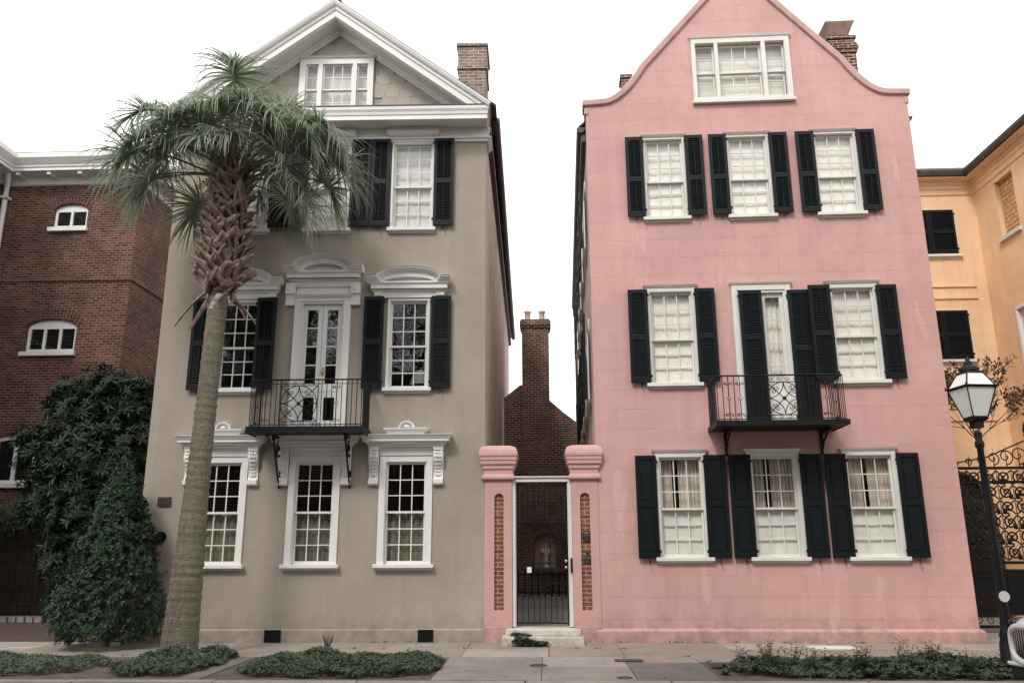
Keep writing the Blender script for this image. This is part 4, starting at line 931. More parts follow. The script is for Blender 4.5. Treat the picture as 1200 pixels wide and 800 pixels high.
w=MB(); w.plate(rect(-yf,-11,-.1,10.85),[rect(*bl),rect(*wn),rect(-16.3,-15.4,8.85,10.3),rect(-16.3,-15.4,5.3,7.08)],0,.3); yb(w,'wing_wall','yellow',T=TY2)
w=MB(); w.box(bl[0],bl[1],.12,.2,bl[2],bl[3]); w.box(-16.3,-15.4,.12,.2,8.85,10.3); yb(w,'blind_window_panel','infill',T=TY2)
w=MB(); w.box(bl[0]-.06,bl[1]+.06,-.07,.12,bl[2]-.09,bl[2]); w.box(-16.36,-15.34,-.07,.12,8.76,8.85); yb(w,'sill','offwhite',T=TY2)
window(YH,wn[0],wn[1],wn[2],wn[3],cas=.08,T=TY2,fill='blind'); window(YH,-16.3,-15.4,5.3,7.08,cas=.08,T=TY2,fill='blind')
for a,b,c_,d_ in ywin:
    window(YH,a,b,c_,d_,cas=.1,T=TY,fill='dark')
    m=(a+b)/2
    for p,q in((a+.05,m-.005),(m+.005,b-.05)): shutter(YH,p,q,c_+.01,d_-.02,T=TY,hinge=1,dog=False,yf=-.09)
w=MB()
for z in(7.62,7.93,4.53,4.83): w.box(7.0,X1-.28,-.035,-.001,z,z+.045)
yb(w,'string_course','yellow',T=TY)
w=MB(); pth=[(7,yf),(X1,yf),(X1,11)]
w.sweepplan(pth,[(.0,10.42),(.03,10.44),(.03,10.56),(.06,10.60),(.06,10.66),(.12,10.72),(.12,10.76),(.28,10.80),(.28,10.84)]); yb(w,'cornice','yellow')
w=MB(); w.sweepplan(pth,[(.1,10.841),(.34,10.85),(.37,10.93),(.38,10.99),(.3,11.0)]); yb(w,'gutter','gutter')
w=MB(); w.add([(6.9,yf-.3,11.0),(X1-.3,yf-.3,11.0),(X1+3,yf+3.5,12.9),(6.9,yf+3.5,12.9)],[(0,1,2,3)]); w.add([(X1-.3,yf-.3,11.0),(X1-.3,10.7,11.0),(X1+3,10.7,12.9),(X1+3,yf+3.5,12.9)],[(0,1,2,3)]); w.box(7,X1,yf+.3,yf+.35,-.1,10.8)
yb(w,'roof','slate')
w=MB(); w.plate(rect(-18,-11,-.1,10.8),[],6,6.2); yb(w,'rear_wall','yellow',T=TY2)
w=MB(); w.plate([p for p in arch],[],.22,.25); yb(w,'arch_shade_sheet','interior',T=TY)  # dark sheet standing in for the shaded depth of the open arch
# bare tree behind roof
def branch(mb,p,d,L,r,depth,rr,spread=.5,up=.1,twigs=None):
    n=4; pts=[Vector(p)]; dd=Vector(d).normalized()
    for i in range(n):
        dd=(dd+Vector((rr.uniform(-1,1),rr.uniform(-1,1),rr.uniform(-.5,1)))*.13+Vector((0,0,up*.3))).normalized(); pts.append(pts[-1]+dd*L/n)
    mb.tube(pts,[r*(1-.12*i) for i in range(n+1)],5 if depth>2 else 4,cap=False)
    if twigs is not None and depth<=1: twigs+= [(q.copy(),dd.copy()) for q in pts[1:]]
    if depth==0: return
    for k in range(rr.choice((2,3,3))):
        q=pts[rr.choice((2,3,4,4))]; a=Vector((rr.uniform(-1,1),rr.uniform(-1,1),rr.uniform(-.2,.8))).normalized()
        branch(mb,q,(dd+a*spread*1.5).normalized(),L*rr.uniform(.6,.8),r*.58,depth-1,rr,spread,up,twigs)
rr=random.Random(4); bt=empty('bare_tree',(18,34,-2.6),0,'bare winter tree whose twigs show above the roof of the yellow house','tree')
w=MB(); w.tube([(0,0,0),(.1,0,6),(0,.1,11)],[.35,.28,.2],8); w.build('trunk',M['wood'],bt)
w=MB()
for k in range(6): a=k*1.05; branch(w,(0,.1,10+.3*k),(cos(a)*.6,sin(a)*.6,1),3.6,.12,4,rr)
w.build('crown',M['wood'],bt)

# ornate driveway gate
og=empty('ornate_iron_gate',(9.0,15.6,0),0,'tall black scrollwork driveway gate beside the pink house','gate')
def ob_(mb,name,mat,parent=None): return mb.build(name,M[mat],parent or og,(9.0,15.6,0))
gy=15.6
for gx0,gx1 in((7.50,8.96),(9.04,10.5)):
    w=MB()
    for x in(gx0+.03,gx1-.03): w.box(x-.04,x+.04,gy-.03,gy+.03,.15,3.08)
    for z in(.20,.42,1.16,1.30,2.74,3.0): w.box(gx0+.06,gx1-.06,gy-.022,gy+.022,z-.026,z+.026)
    leaf=ob_(w,'gate_leaf','iron')
    w=MB(); w.box(gx0+.06,gx1-.06,gy-.01,gy+.01,.44,1.14)
    for k in range(2): a=gx0+.12+k*.66; w.plate(rect(a,a+.58,.50,1.08),[rect(a+.05,a+.53,.55,1.03)],gy-.022,gy-.0101)
    ob_(w,'solid_panel','iron',leaf)
    w=MB(); rr=random.Random(5)
    cols=5; rows=6; cwid=(gx1-gx0-.12)/cols; rh=(2.96-1.34)/rows
    for i in range(cols):
        for j in range(rows):
            cx_=gx0+.06+cwid*(i+.5); cz_=1.34+rh*(j+.5); s_=1 if (i+j)%2 else -1; rad=min(cwid,rh)*.46
            w.tube([(a,gy,b) for a,_,b in spiral(cx_,cz_,rad,1.6,90*s_,18,s_)],.017,4)
            w.tube([(cx_-rad*s_,gy,cz_-rad),(cx_,gy,cz_-rad*.2),(cx_+rad*s_,gy,cz_+rad)],.014,4)
            w.tube([(cx_+rad*s_,gy,cz_-rad),(cx_+rad*.2*s_,gy,cz_),(cx_-rad*s_,gy,cz_+rad)],.012,4)
            w.ell((cx_+rad*.6*s_,gy,cz_-rad*.6),.045,.016,.06,6,4)
            if i: w.tube([(gx0+.06+cwid*i,gy,1.32),(gx0+.06+cwid*i,gy,2.98)],.008,4) if j==0 else None
    for k in range(6): w.tube([(a,gy,b) for a,_,b in spiral(gx0+.18+k*.22,.31,.08,1.2,90,12,1 if k%2 else -1)],.009,4)
    ob_(w,'scrollwork','iron',leaf)
    w=MB(); n=6; sgn=1 if gx0<8.9 else -1
    for k in range(n):
        t=k/(n-1); x=gx0+.15+(gx1-gx0-.3)*t; tt=t if sgn>0 else 1-t; h=.10+.26*tt
        w.tube([(a,gy,b) for a,_,b in spiral(x,3.04+h*.55,h*.5,1.4,-90,16,sgn)],.012,4); w.tube([(x,gy,3.03),(x+.02,gy,3.05+h*1.2)],[.01,.004],4)
    w.tube([(gx0 if sgn>0 else gx1,gy,3.07),((gx0+gx1)/2,gy,3.20),(gx1 if sgn>0 else gx0,gy,3.50)],.014,5)
    ob_(w,'gate_crest','iron',leaf)
w=MB(); w.tube([(9.0,gy,3.0),(9.0,gy,3.6)],[.02,.012],6); w.lathe((9.0,gy,3.6),[(.04,0),(.02,.04),(.035,.1),(.0,.28)],8); w.box(8.97,9.03,gy-.035,gy+.035,.15,3.0); ob_(w,'centre_finial','iron')
for x in(7.42,10.6): w=MB(); w.box(x-.06,x+.06,gy-.06,gy+.06,0,3.2); ob_(w,'gate_post','iron')
w=MB(); w.box(7.36,12,gy-.08,gy+.08,-.02,.09); w.box(7.3,7.75,gy-.25,gy-.081,-.02,.10); tag(w.build('gate_threshold',M['kerb']),'pale stone threshold running beneath the scrollwork driveway gate','threshold')

# ================================================================== STREET LAMP
LX,LY=6.0,11.5
la=empty('street_lamp',(LX,LY,0),R(0),'black cast iron street lamp with four sided milk glass lantern','street lamp')
w=MB(); w.lathe((0,0,0),[(.15,0),(.15,.08),(.12,.12),(.11,.35),(.09,.42),(.10,.46),(.08,.52),(.065,.62),(.056,1.0),(.048,2.2),(.042,2.9),(.06,2.93),(.06,2.98),(.045,3.02),(.05,3.12)],14)
w.build('post',M['iron'],la)
w=MB(); w.tube([(0,-.058,.95),(0,-.070,.95)],.07,14); w.build('sticker',M['white'],la)
an=R(8)
def sq(h,z,a=an): return [(h*1.414*cos(a+PI/4+k*PI/2),h*1.414*sin(a+PI/4+k*PI/2),z) for k in range(4)]
def frust(mb,h0,z0,h1,z1):
    v=sq(h0,z0)+sq(h1,z1); mb.add(v,[(k,(k+1)%4,4+(k+1)%4,4+k) for k in range(4)]+[(3,2,1,0),(4,5,6,7)])
w=MB(); frust(w,.12,3.30,.235,3.72); frust(w,.235,3.745,.13,3.95); o_=w.build('lantern_glass',M['milk'],la); o_.scale=(.88,.88,.95); o_.location.z=.20
w=MB(); frust(w,.07,3.14,.075,3.24); frust(w,.10,3.241,.135,3.275); frust(w,.125,3.276,.13,3.305)
for h0,z0,h1,z1 in((.125,3.30,.243,3.72),(.243,3.74,.135,3.955)):
    a=sq(h0,z0); b=sq(h1,z1)
    for k in range(4): w.tube([a[k],b[k]],.012,4)
frust(w,.25,3.715,.265,3.75); 
for p in sq(.265,3.74): w.ell((p[0],p[1],3.755),.018,.018,.03,6,4)
frust(w,.145,3.95,.135,3.98); w.lathe((0,0,3.98),[(.12,0),(.15,.02),(.155,.05),(.12,.08),(.08,.095),(.06,.13),(.065,.15),(.03,.17),(.035,.20),(.0,.24)],14)
o_=w.build('lantern_frame',M['iron'],la,bevel=.002); o_.scale=(.88,.88,.95); o_.location.z=.20

# ================================================================== GROUND
w=MB(); w.add([(-300,-300,-.20),(300,-300,-.20),(300,300,-.20),(-300,300,-.20)],[(0,1,2,3)]); tag(w.build('ground',M['soil']),kind='structure')
w=MB(); w.add([(-60,.8,-.14),(60,.8,-.14),(60,10.66,-.14),(-60,10.66,-.14)],[(0,1,2,3)]); tag(w.build('road',M['asphalt']),kind='structure')
w=MB(); rr=random.Random(3); x=-30.
while x<30:
    L=rr.choice((1.8,2.4,2.1)); w.box(x+.006,x+L-.006,10.66,10.82,-.3,.0+rr.uniform(-.006,.004)); x+=L
x=-30.
while x<30: w.box(x+.006,x+2.4,.64,.8,-.3,.0); x+=2.41
tag(w.build('kerb',M['kerb'],bevel=.018),kind='structure')
w=MB(); w.box(-60,60,-7.5,.635,-.15,-.002); tag(w.build('far_pavement',M['conc'][0]),kind='structure')
# near pavement slabs between kerb and houses: (x0,x1,y0,y1,tone) leaving the planting beds as soil
beds=[(-8.9,-5.62,10.95,13.0),(-6.45,-4.75,10.95,13.35),(-4.45,-1.50,10.95,12.95),(2.15,8.2,10.95,12.55)]
w=MB(); w.box(-24,24,10.82,15.6,-.12,-.012); tag(w.build('pavement_base',M['soil']),kind='structure')
w=MB(); rr=random.Random(9)
def slab(x0,x1,y0,y1,mi=None,dz=None):
    g=.006; dz=rr.uniform(-.004,.003) if dz is None else dz
    mi=rr.choice((0,0,1,1,3)) if mi is None else mi
    s=rr.uniform(-.003,.003); w.box(x0+g,x1-g,y0+g,y1-g,-.05,dz,mi)
xs=[-24,-22,-20,-18,-16,-14,-12,-10.2,-8.6,-7.3,-5.6,-3.9,-2.3,-1.35,0.0,1.15,2.9,4.7,6.5,8.0,10,12,14,16,18,20,22,24]
for a,b in zip(xs[:-1],xs[1:]): slab(a,b,13.95,14.99); 
for a,b in zip(xs[:-1],xs[1:]): slab(a,b+.0,13.0,13.95)
slab(-4.75,-4.45,10.83,13.0,2); slab(-1.5,-.1,10.83,13,0); slab(-.1,1.1,12.0,13,3); slab(-.1,1.1,10.83,12,0); slab(1.1,2.15,12.45,13,1); slab(1.1,2.15,10.83,12.45,2)
for a,b in((2.15,3.7),(3.7,5.4),(5.4,7.),(7.,8.2)): slab(a,b,12.55,13,0)
for a in range(8,24,2): slab(a+.2,a+2.2,10.83,13)
for a in range(-24,-10,2): slab(a+1,a+3,10.83,13)
slab(-5.62-.0,-6.46+.0,10.83,10.84,2) if False else None
pv=tag(w.build('pavement',M['conc'],bevel=.004),kind='structure')
w=MB(); w.box(-16.5,-7.5,15.0,21.5,-.1,.004); w.box(-24,-16.51,15.0,21.5,-.1,.003); tag(w.build('driveway',M['pavebrick']),kind='structure')
w=MB(); w.box(7.2,16,15.0,20,-.1,.004); tag(w.build('carriage_drive',M['flag']),kind='structure')
# covers
def cover(x,y,r,label,square=False,mat='bronze'):
    w=MB()
    if square: w.box(x-r,x+r,y-r*.6,y+r*.6,-.01,.012); [w.box(x-r+.02+k*.05,x-r+.04+k*.05,y-r*.5,y+r*.5,.0121,.016) for k in range(int(2*r/.05)-0)]
    else: w.lathe((x,y,-.01),[(r,0),(r,.02),(r*.8,.022),(r*.78,.018),(r*.2,.018)],18)
    tag(w.build('utility_cover',M[mat]),label,'utility cover')
cover(-.15,12.1,.12,'small round metal utility cover in the pavement before the gate')
cover(1.15,12.6,.20,'dark square metal utility cover in the pavement before the pink house',True)
cover(.95,11.0,.10,'tiny round valve cover near the kerb between the planting beds')
cover(-2.3,14.4,.34,'large pale square meter lid in the pavement beside the grey house',True,'kerb')
cover(4.6,14.2,.36,'long pale rectangular lid in the pavement beside the pink house',True,'offwhite')

# ================================================================== FOLIAGE
def leafquad(mb,p,d,n,L,W,fold=.3,curl=.0):
    d=d.normalized(); s=d.cross(n)
    if s.length<1e-3: s=d.orthogonal()
    s.normalize(); n=s.cross(d)
    b=p; m=p+d*L*.5-n*curl*L*.2; t=p+d*L-n*curl*L
    mb.add([b,m+s*W/2+n*W*fold,t,m-s*W/2+n*W*fold,m],[(0,4,1),(4,2,1),(0,3,4),(4,3,2)])
def rndv(rr):
    while True:
        v=Vector((rr.uniform(-1,1),rr.uniform(-1,1),rr.uniform(-1,1)))
        if .05<v.length<=1: return v
def shrub(name,root,radfn,zc,n,leafL,leafW,mat,rr,whorl=7,stem=True,lumps=None):
    """radfn(theta,z)->outer radius; zc=(z0,z1)"""
    mb=MB(); tries=0; k=0
    while k<n and tries<n*6:
        tries+=1; z=rr.uniform(*zc); th=rr.uniform(-PI,PI); ro=radfn(th,z)
        if ro<=.03: continue
        q=rr.random()**.33 if rr.random()<.85 else rr.random()
        r=ro*(.45+.55*q)*rr.uniform(.93,1.06)
        c=Vector((r*cos(th),r*sin(th),z)); out=Vector((cos(th),sin(th),.35+rr.uniform(-.2,.5))).normalized()
        out=(out+rndv(rr)*.5).normalized()
        a=out.orthogonal().normalized(); b=out.cross(a)
        sc_=rr.uniform(.7,1.15)
        for j in range(whorl):
            t=2*PI*j/whorl+rr.random(); d=(a*cos(t)+b*sin(t))*1.0+out*rr.uniform(.15,.8)
            leafquad(mb,c+out*rr.uniform(-.03,.03),d,out,leafL*sc_*rr.uniform(.75,1.1),leafW*sc_,.25,rr.uniform(0,.3))
        k+=1
    return mb.build('foliage',M[mat],root)
rr=random.Random(12)
# broad-leaved evergreen against the grey house
mg=empty('broadleaf_evergreen',(-10.35,18.0,0),0,'tall dark broad leaved evergreen tree between the brick house and the grey house','tree')
bl_=[(Vector(c),r) for c,r in (((.25,0,3.4),1.15),((-.2,0,4.5),.9),((.9,.1,3.7),1.05),((.55,.1,4.8),.75),((.15,0,5.25),.5),((1.0,.1,5.0),.45),((-.95,0,3.5),.6),((-1.35,0,4.0),.33),((-.7,.1,2.6),.7),((.4,.1,2.3),1.1),((1.3,.1,2.6),.95),((0,.1,1.4),.8),((1.0,.1,1.3),.8),((-.6,0,4.95),.4))]
mb=MB()
for c,r in bl_:
    for k in range(int(250*r*r)+40):
        v=rndv(rr).normalized()*r*(rr.random()**.3)*rr.uniform(.9,1.12); p=c+v; out=(v.normalized()+Vector((0,0,.45))+rndv(rr)*.35).normalized(); a=out.orthogonal().normalized(); b=out.cross(a)
        for j in range(8):
            t=2*PI*j/8+rr.random()*.6; d=(a*cos(t)+b*sin(t))+out*rr.uniform(.1,.9); leafquad(mb,p,d,out,rr.uniform(.15,.25),.055,.2,rr.uniform(0,.35))
mb.build('crown',M['magnolia'],mg)
w=MB(); w.tube([(0,0,0),(.05,0,1.2),(.2,0,2.6),(.5,0,4.4)],[.13,.11,.08,.03],8)
for c,r in bl_: w.tube([(.12,0,min(c.z*.55,2.2)),tuple((Vector((.12,0,c.z*.55))+c)/2+Vector((0,0,.1))),tuple(c)],[.05,.035,.012],6)
w.build('trunk',M['wood'],mg)
# conical evergreen shrub
cs=empty('conical_shrub',(-7.50,14.25,0),0,'dense cone shaped evergreen shrub at the left corner of the grey house','shrub')
def cone(th,z):
    base=1.03*(1-max(0,z-.5)/2.65)**.86 if z<3.12 else 0
    if z<.6: base*=.70+.5*z
    return base*(1+.10*sin(3*th+z*3)+.08*sin(7*th-5*z)+.06*sin(z*11+2*th))
shrub('x',cs,cone,(.12,3.1),3900,.074,.036,'camellia',rr,7)
w=MB(); w.tube([(0,0,0),(0,.03,1.5),(.02,0,2.9)],[.07,.05,.01],7)
for k in range(26): a=k*2.4; z=.3+k*.1; w.tube([(0,0,z),(cos(a)*cone(a,z)*.5,sin(a)*cone(a,z)*.5,z+.2),(cos(a)*cone(a,z)*.9,sin(a)*cone(a,z)*.9,z+.3)],[.02,.012,.005],4)
w.build('stem',M['wood'],cs)
# hedge on top of the fence line
hd=MB()
for k in range(5200):
    x=rr.uniform(-16.6,-11.0); y=rr.uniform(18.95,19.6); z=rr.uniform(1.95,2.75)+.12*sin(x*3); 
    if z<2.2 and rr.random()<.45: continue
    d=rndv(rr); leafquad(hd,Vector((x,y,z)),d,Vector((0,-1,.4)),rr.uniform(.07,.12),.05,.2,.2)
tag(hd.build('clipped_hedge',M['camellia']),'dark clipped hedge on top of the garden wall at the far left','hedge')
w=MB(); w.box(-16.8,-11.2,19.25,19.55,-.1,2.15); w.box(-16.8,-11.15,19.2,19.6,2.151,2.22); tag(w.build('garden_wall',M['soil2']),'dark low brick garden wall under the clipped hedge at the far left','wall')
# dry twigs by the fence
w=MB(); r2=random.Random(8)
for k in range(6): branch(w,(0,0,.9),(r2.uniform(-.5,.5),r2.uniform(-.3,.1),1),.55,.010,2,r2,.5)
w.tube([(0,0,0),(0,0,.95)],.03,6); o=w.build('leafless_shrub',M['wood']); o.location=(-10.0,18.2,.0); o.scale=(1,1,1.25); tag(o,'dark leafless twiggy shrub between the left fence and the cone shaped shrub','shrub')
# red-leaved small tree by the yellow house
rt=empty('reddish_leaf_tree',(8.95,17.0,0),0,'small sparse tree with reddish brown leaves in front of the yellow house','tree')
w=MB(); tw=[]; r3=random.Random(21)
w.tube([(0,0,0),(.02,0,1.6),(-.05,0,3.0),(-.1,0,3.9)],[.07,.06,.045,.035],7)
tr=w.build('trunk',M['wood'],rt); w=MB()
for d in((-.5,0,1),(.45,-.1,1),(-.2,.2,1),(.75,0,.5),(-.6,0,.5),(.1,-.3,.9)): branch(w,(-.1,0,3.7),d,.70,.015,3,r3,.55,.05,tw)
w.build('branches',M['wood'],rt); w=MB()
for p,d in tw:
    for k in range(3): leafquad(w,p+rndv(r3)*.08,(d+rndv(r3)).normalized(),Vector((0,-.4,1)),r3.uniform(.07,.13),.05,.2,.2)
w.build('foliage',M['redleaf'],rt)
for i,(x,y,h) in enumerate(((10.2,16.6,1.2),)):
    v=empty('gate_vine',(x,y,0),0,'bushy vine growing behind the right half of the scrollwork gate','vine')
    w=MB()
    for k in range(900): w_=rndv(r3); leafquad(w,Vector((w_.x*.5,w_.y*.35,2.6+w_.z*.75)),rndv(r3),Vector((0,-.5,1)),r3.uniform(.06,.11),.05,.2,.2)
    w.build('foliage',M['camellia'],v); w=MB(); w.tube([(0,0,0),(.05,0,1.4),(0,0,2.6)],[.04,.03,.02],6); w.build('stem',M['wood'],v)

# ground cover beds
def bedfn(x0,x1,y0,y1,h,n,name,label,rr,L=.038,W=.024,taper=True,weeds=0,lump=1.0,cat='ground cover'):
    mb=MB(); k=0; cx=(x0+x1)/2; cyy=(y0+y1)/2; hx=(x1-x0)/2; hy=(y1-y0)/2
    def hh(x,y):
        u=(x-cx)/hx; v=(y-cyy)/hy; e=max(0,1-abs(u)**4)*max(0,1-abs(v)**4)
        return h*(e**.5)*(.62+.38*sin(x*4.1+y*2)*sin(y*3.7+x*1.3)*lump+.2*sin(x*9+y*7))
    edge=lambda x,y: 1
    while k<n:
        x=rr.uniform(x0-.06,x1+.06); y=rr.uniform(y0-.02,y1+.08); u=(x-cx)/hx; v=(y-cyy)/hy
        if abs(u)**3+abs(v)**3>1.02+.14*sin(x*11+y*9)+.08*sin(23*x): 
            if rr.random()<.995: continue
        z=hh(x,y)*(rr.uniform(.55,1.1) if rr.random()<.75 else rr.uniform(0,.8))+.01
        c=Vector((x,y,max(.01,z))); up=Vector((rr.uniform(-.6,.6),rr.uniform(-.8,.4),1)).normalized(); a=up.orthogonal().normalized(); b=up.cross(a)
        for j in range(4):
            t=PI/2*j+rr.random(); leafquad(mb,c,(a*cos(t)+b*sin(t))+up*rr.uniform(0,.7),up,L*rr.uniform(.6,1.2),W*rr.uniform(.7,1.1),.2,.1)
        k+=1
    for q in range(weeds):
        x=rr.uniform(x0+.2,x1-.2); y=rr.uniform(y0+.1,y1-.2); H_=rr.uniform(.12,.30)
        for s_ in range(5):
            a=rr.uniform(0,6.3); tip=Vector((x+cos(a)*.09,y+sin(a)*.09,hh(x,y)+H_*rr.uniform(.6,1)))
            b0=Vector((x,y,0)); mb.tube([b0,(b0+tip)/2+Vector((0,0,.03)),tip],[.004,.003,.002],3,cap=False)
            for l in range(7):
                t=.35+.65*l/6; p=b0.lerp(tip,t); leafquad(mb,p,Vector((cos(a+l*2.2),sin(a+l*2.2),.5)),Vector((0,0,1)),.06,.035,.2,.2)
    o=mb.build(name,M['jasmine']); tag(o,label,cat,kind='stuff'); return o
bedfn(-9.6,-6.32,11.05,12.8,.12,4600,'ground_cover','low leafy ground cover bed at the far left by the kerb',rr)
bedfn(-5.98,-4.66,11.05,13.25,.19,4200,'ground_cover','leafy ground cover mounded around the foot of the palm',rr)
bedfn(-4.2,-1.50,10.98,12.9,.17,7400,'ground_cover','long trimmed ground cover bed in front of the grey house',rr)
bedfn(2.3,8.4,11.0,12.4,.13,7000,'ground_cover','ragged weedy ground cover bed in front of the pink house',rr,.055,.035,weeds=46,lump=1.6)
bedfn(-.62,.0,14.28,14.46,.13,420,'step_weeds','tuft of weeds growing along the foot of the doorstep',rr,.04,.025)
bedfn(-.66,-.3,14.5,14.62,.05,130,'step_weeds','thin weeds on the left end of the upper step',rr,.04,.02).location.z=.135
for i,(x,y) in enumerate(((-3.55,12.98),(-3.45,13.0))): pass
lm=MB(); rl=random.Random(77)
for k in range(420):
    x=rl.uniform(-9,8); y=rl.choice((rl.uniform(10.85,14.9),rl.uniform(14.6,14.93),rl.uniform(10.8,11.1)))
    if -1.2<x<1 and y>14.4: continue
    leafquad(lm,Vector((x,y,.008)),Vector((rl.uniform(-1,1),rl.uniform(-1,1),.1)),Vector((0,0,1)),rl.uniform(.02,.05),rl.uniform(.012,.025),.2,.1)
tag(lm.build('fallen_leaves',M['boot']),'scattered dry fallen leaves on the pavement','fallen leaves',kind='stuff')
jw=MB(); rj=random.Random(91)
for k in range(46):
    x=rj.choice((rj.uniform(-7,-1.2),rj.uniform(.8,7.1),rj.uniform(-7,7))); y=rj.choice((14.92,14.9,13.95,13.0)); 
    if y>14: y=14.9-.02*abs(x)
    for q in range(rj.randint(3,9)): leafquad(jw,Vector((x+rj.uniform(-.06,.06),y+rj.uniform(-.02,.01),.005)),Vector((rj.uniform(-1,1),rj.uniform(-.7,.3),rj.uniform(.4,1.2))),Vector((0,-1,.5)),rj.uniform(.02,.05),.012,.2,.2)
tag(jw.build('joint_weeds',M['jasmine']),'tiny weeds growing in the pavement joints and along the wall feet','weeds',kind='stuff')
# spiky sprout
w=MB()
for k in range(9): a=k*.7; w.add([(cos(a)*.01-.01,sin(a)*.01,0),(cos(a)*.01+.01,sin(a)*.01,0),(cos(a)*.07+.008,sin(a)*.05,.2),(cos(a)*.10,sin(a)*.08,.30+.05*sin(k*3))],[(0,1,2,3)])
o=w.build('grass_tuft',M['jasmine']); o.location=(-3.35,12.9,.08); tag(o,'spiky green shoot at the back of the long trimmed bed','plant')

# ------------------------------------------------------------------ PALM
PXp,PYp=-5.68,13.0
pm=empty('palm_tree',(PXp,PYp,0),0,'cabbage palm with crisscross old leaf bases in front of the grey house','palm tree')
w=MB(); pts=[];rs=[]; rp=random.Random(31)
def axis(z): return Vector((.05+.02*z+.012*(z-3)**2*.18-.02, .0, z)) if False else Vector((.0+.018*z,.01*z,z))
n=150
for i in range(n+1):
    z=-.05+6.0*i/n; pts.append(axis(z)); rs.append(.160+.100*math.exp(-(z/2.3)**2)+.03*math.exp(-z*3)+.006*sin(z*52)+rp.uniform(-.006,.006))
w.tube(pts,rs,22,cap=True); 
for i in range(n//1):  # ring scars and fibres
    pass
zz=5.75
w.tube([axis(5.9),axis(7.0),axis(7.9),axis(8.3)],[.17,.22,.20,.08],16)
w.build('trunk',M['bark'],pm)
w=MB(); cnt=0; ga=PI*(3-5**.5)
NB=270
for k in range(NB):
    t=k/NB; z=5.78+2.25*t; th=k*ga+rp.uniform(-.1,.1); A0=axis(z); er=Vector((cos(th),sin(th),0)); et=Vector((-sin(th),cos(th),0))
    rad=.20+.09*sin(min(1,t*1.5)*PI*.75)
    low=t<.024
    lean=R(20+14*(1-t)+rp.uniform(-9,14)); L=rp.uniform(.30,.50)
    sdir=1 if k%2 else -1; tw=sdir*rp.uniform(.55,1.15)
    d=(Vector((0,0,1))*cos(lean)+er*sin(lean)+et*tw).normalized()
    if low: d=(er*.9+et*rp.uniform(-.8,.8)+Vector((0,0,rp.uniform(-.7,.25)))).normalized(); L=rp.uniform(.4,.62)
    W=rp.uniform(.036,.060)*(1.55-.9*min(1,t*2.2) if t<.25 else 1); L*=1+.35*max(0,1-t*4); base=A0+er*rad*.85-et*tw*.16
    nn=(er-d*er.dot(d)).normalized(); s=d.cross(nn)
    secs=[]
    for q in range(6):
        u=q/5; wd=W*(1.25-.75*u); th_=.022*(1-.35*u); p=base+d*L*u+nn*(.06*u*u*(1 if not low else -1.0))+ (Vector((0,0,-.12*u*u)) if low else Vector((0,0,0)))
        secs.append([p-s*wd+nn*0,p-s*wd*.6-nn*th_,p+s*wd*.6-nn*th_,p+s*wd,p+s*wd*.5+nn*th_,p-s*wd*.5+nn*th_])
    vs=[v for s6 in secs for v in s6]; fs=[(i*6+j,i*6+(j+1)%6,(i+1)*6+(j+1)%6,(i+1)*6+j) for i in range(5) for j in range(6)]+[tuple(range(5,-1,-1)),tuple(range(30,36))]
    w.add(vs,fs,0,False)
o=w.build('old_leaf_base',M['boot'],pm); o['kind']='stuff'
top=axis(8.22)
w=MB()
for k in range(26):
    a=k*2.4; r0=.10+.05*(k%3); w.tube([axis(7.85)+Vector((cos(a)*r0,sin(a)*r0,0)),axis(8.25)+Vector((cos(a)*r0*1.5,sin(a)*r0*1.5,0)),axis(8.45+.15*(k%4))+Vector((cos(a)*r0*2.6,sin(a)*r0*2.6,0))],[.035,.026,.012],5,cap=False)
w.build('young_stalks',M['boot'],pm)
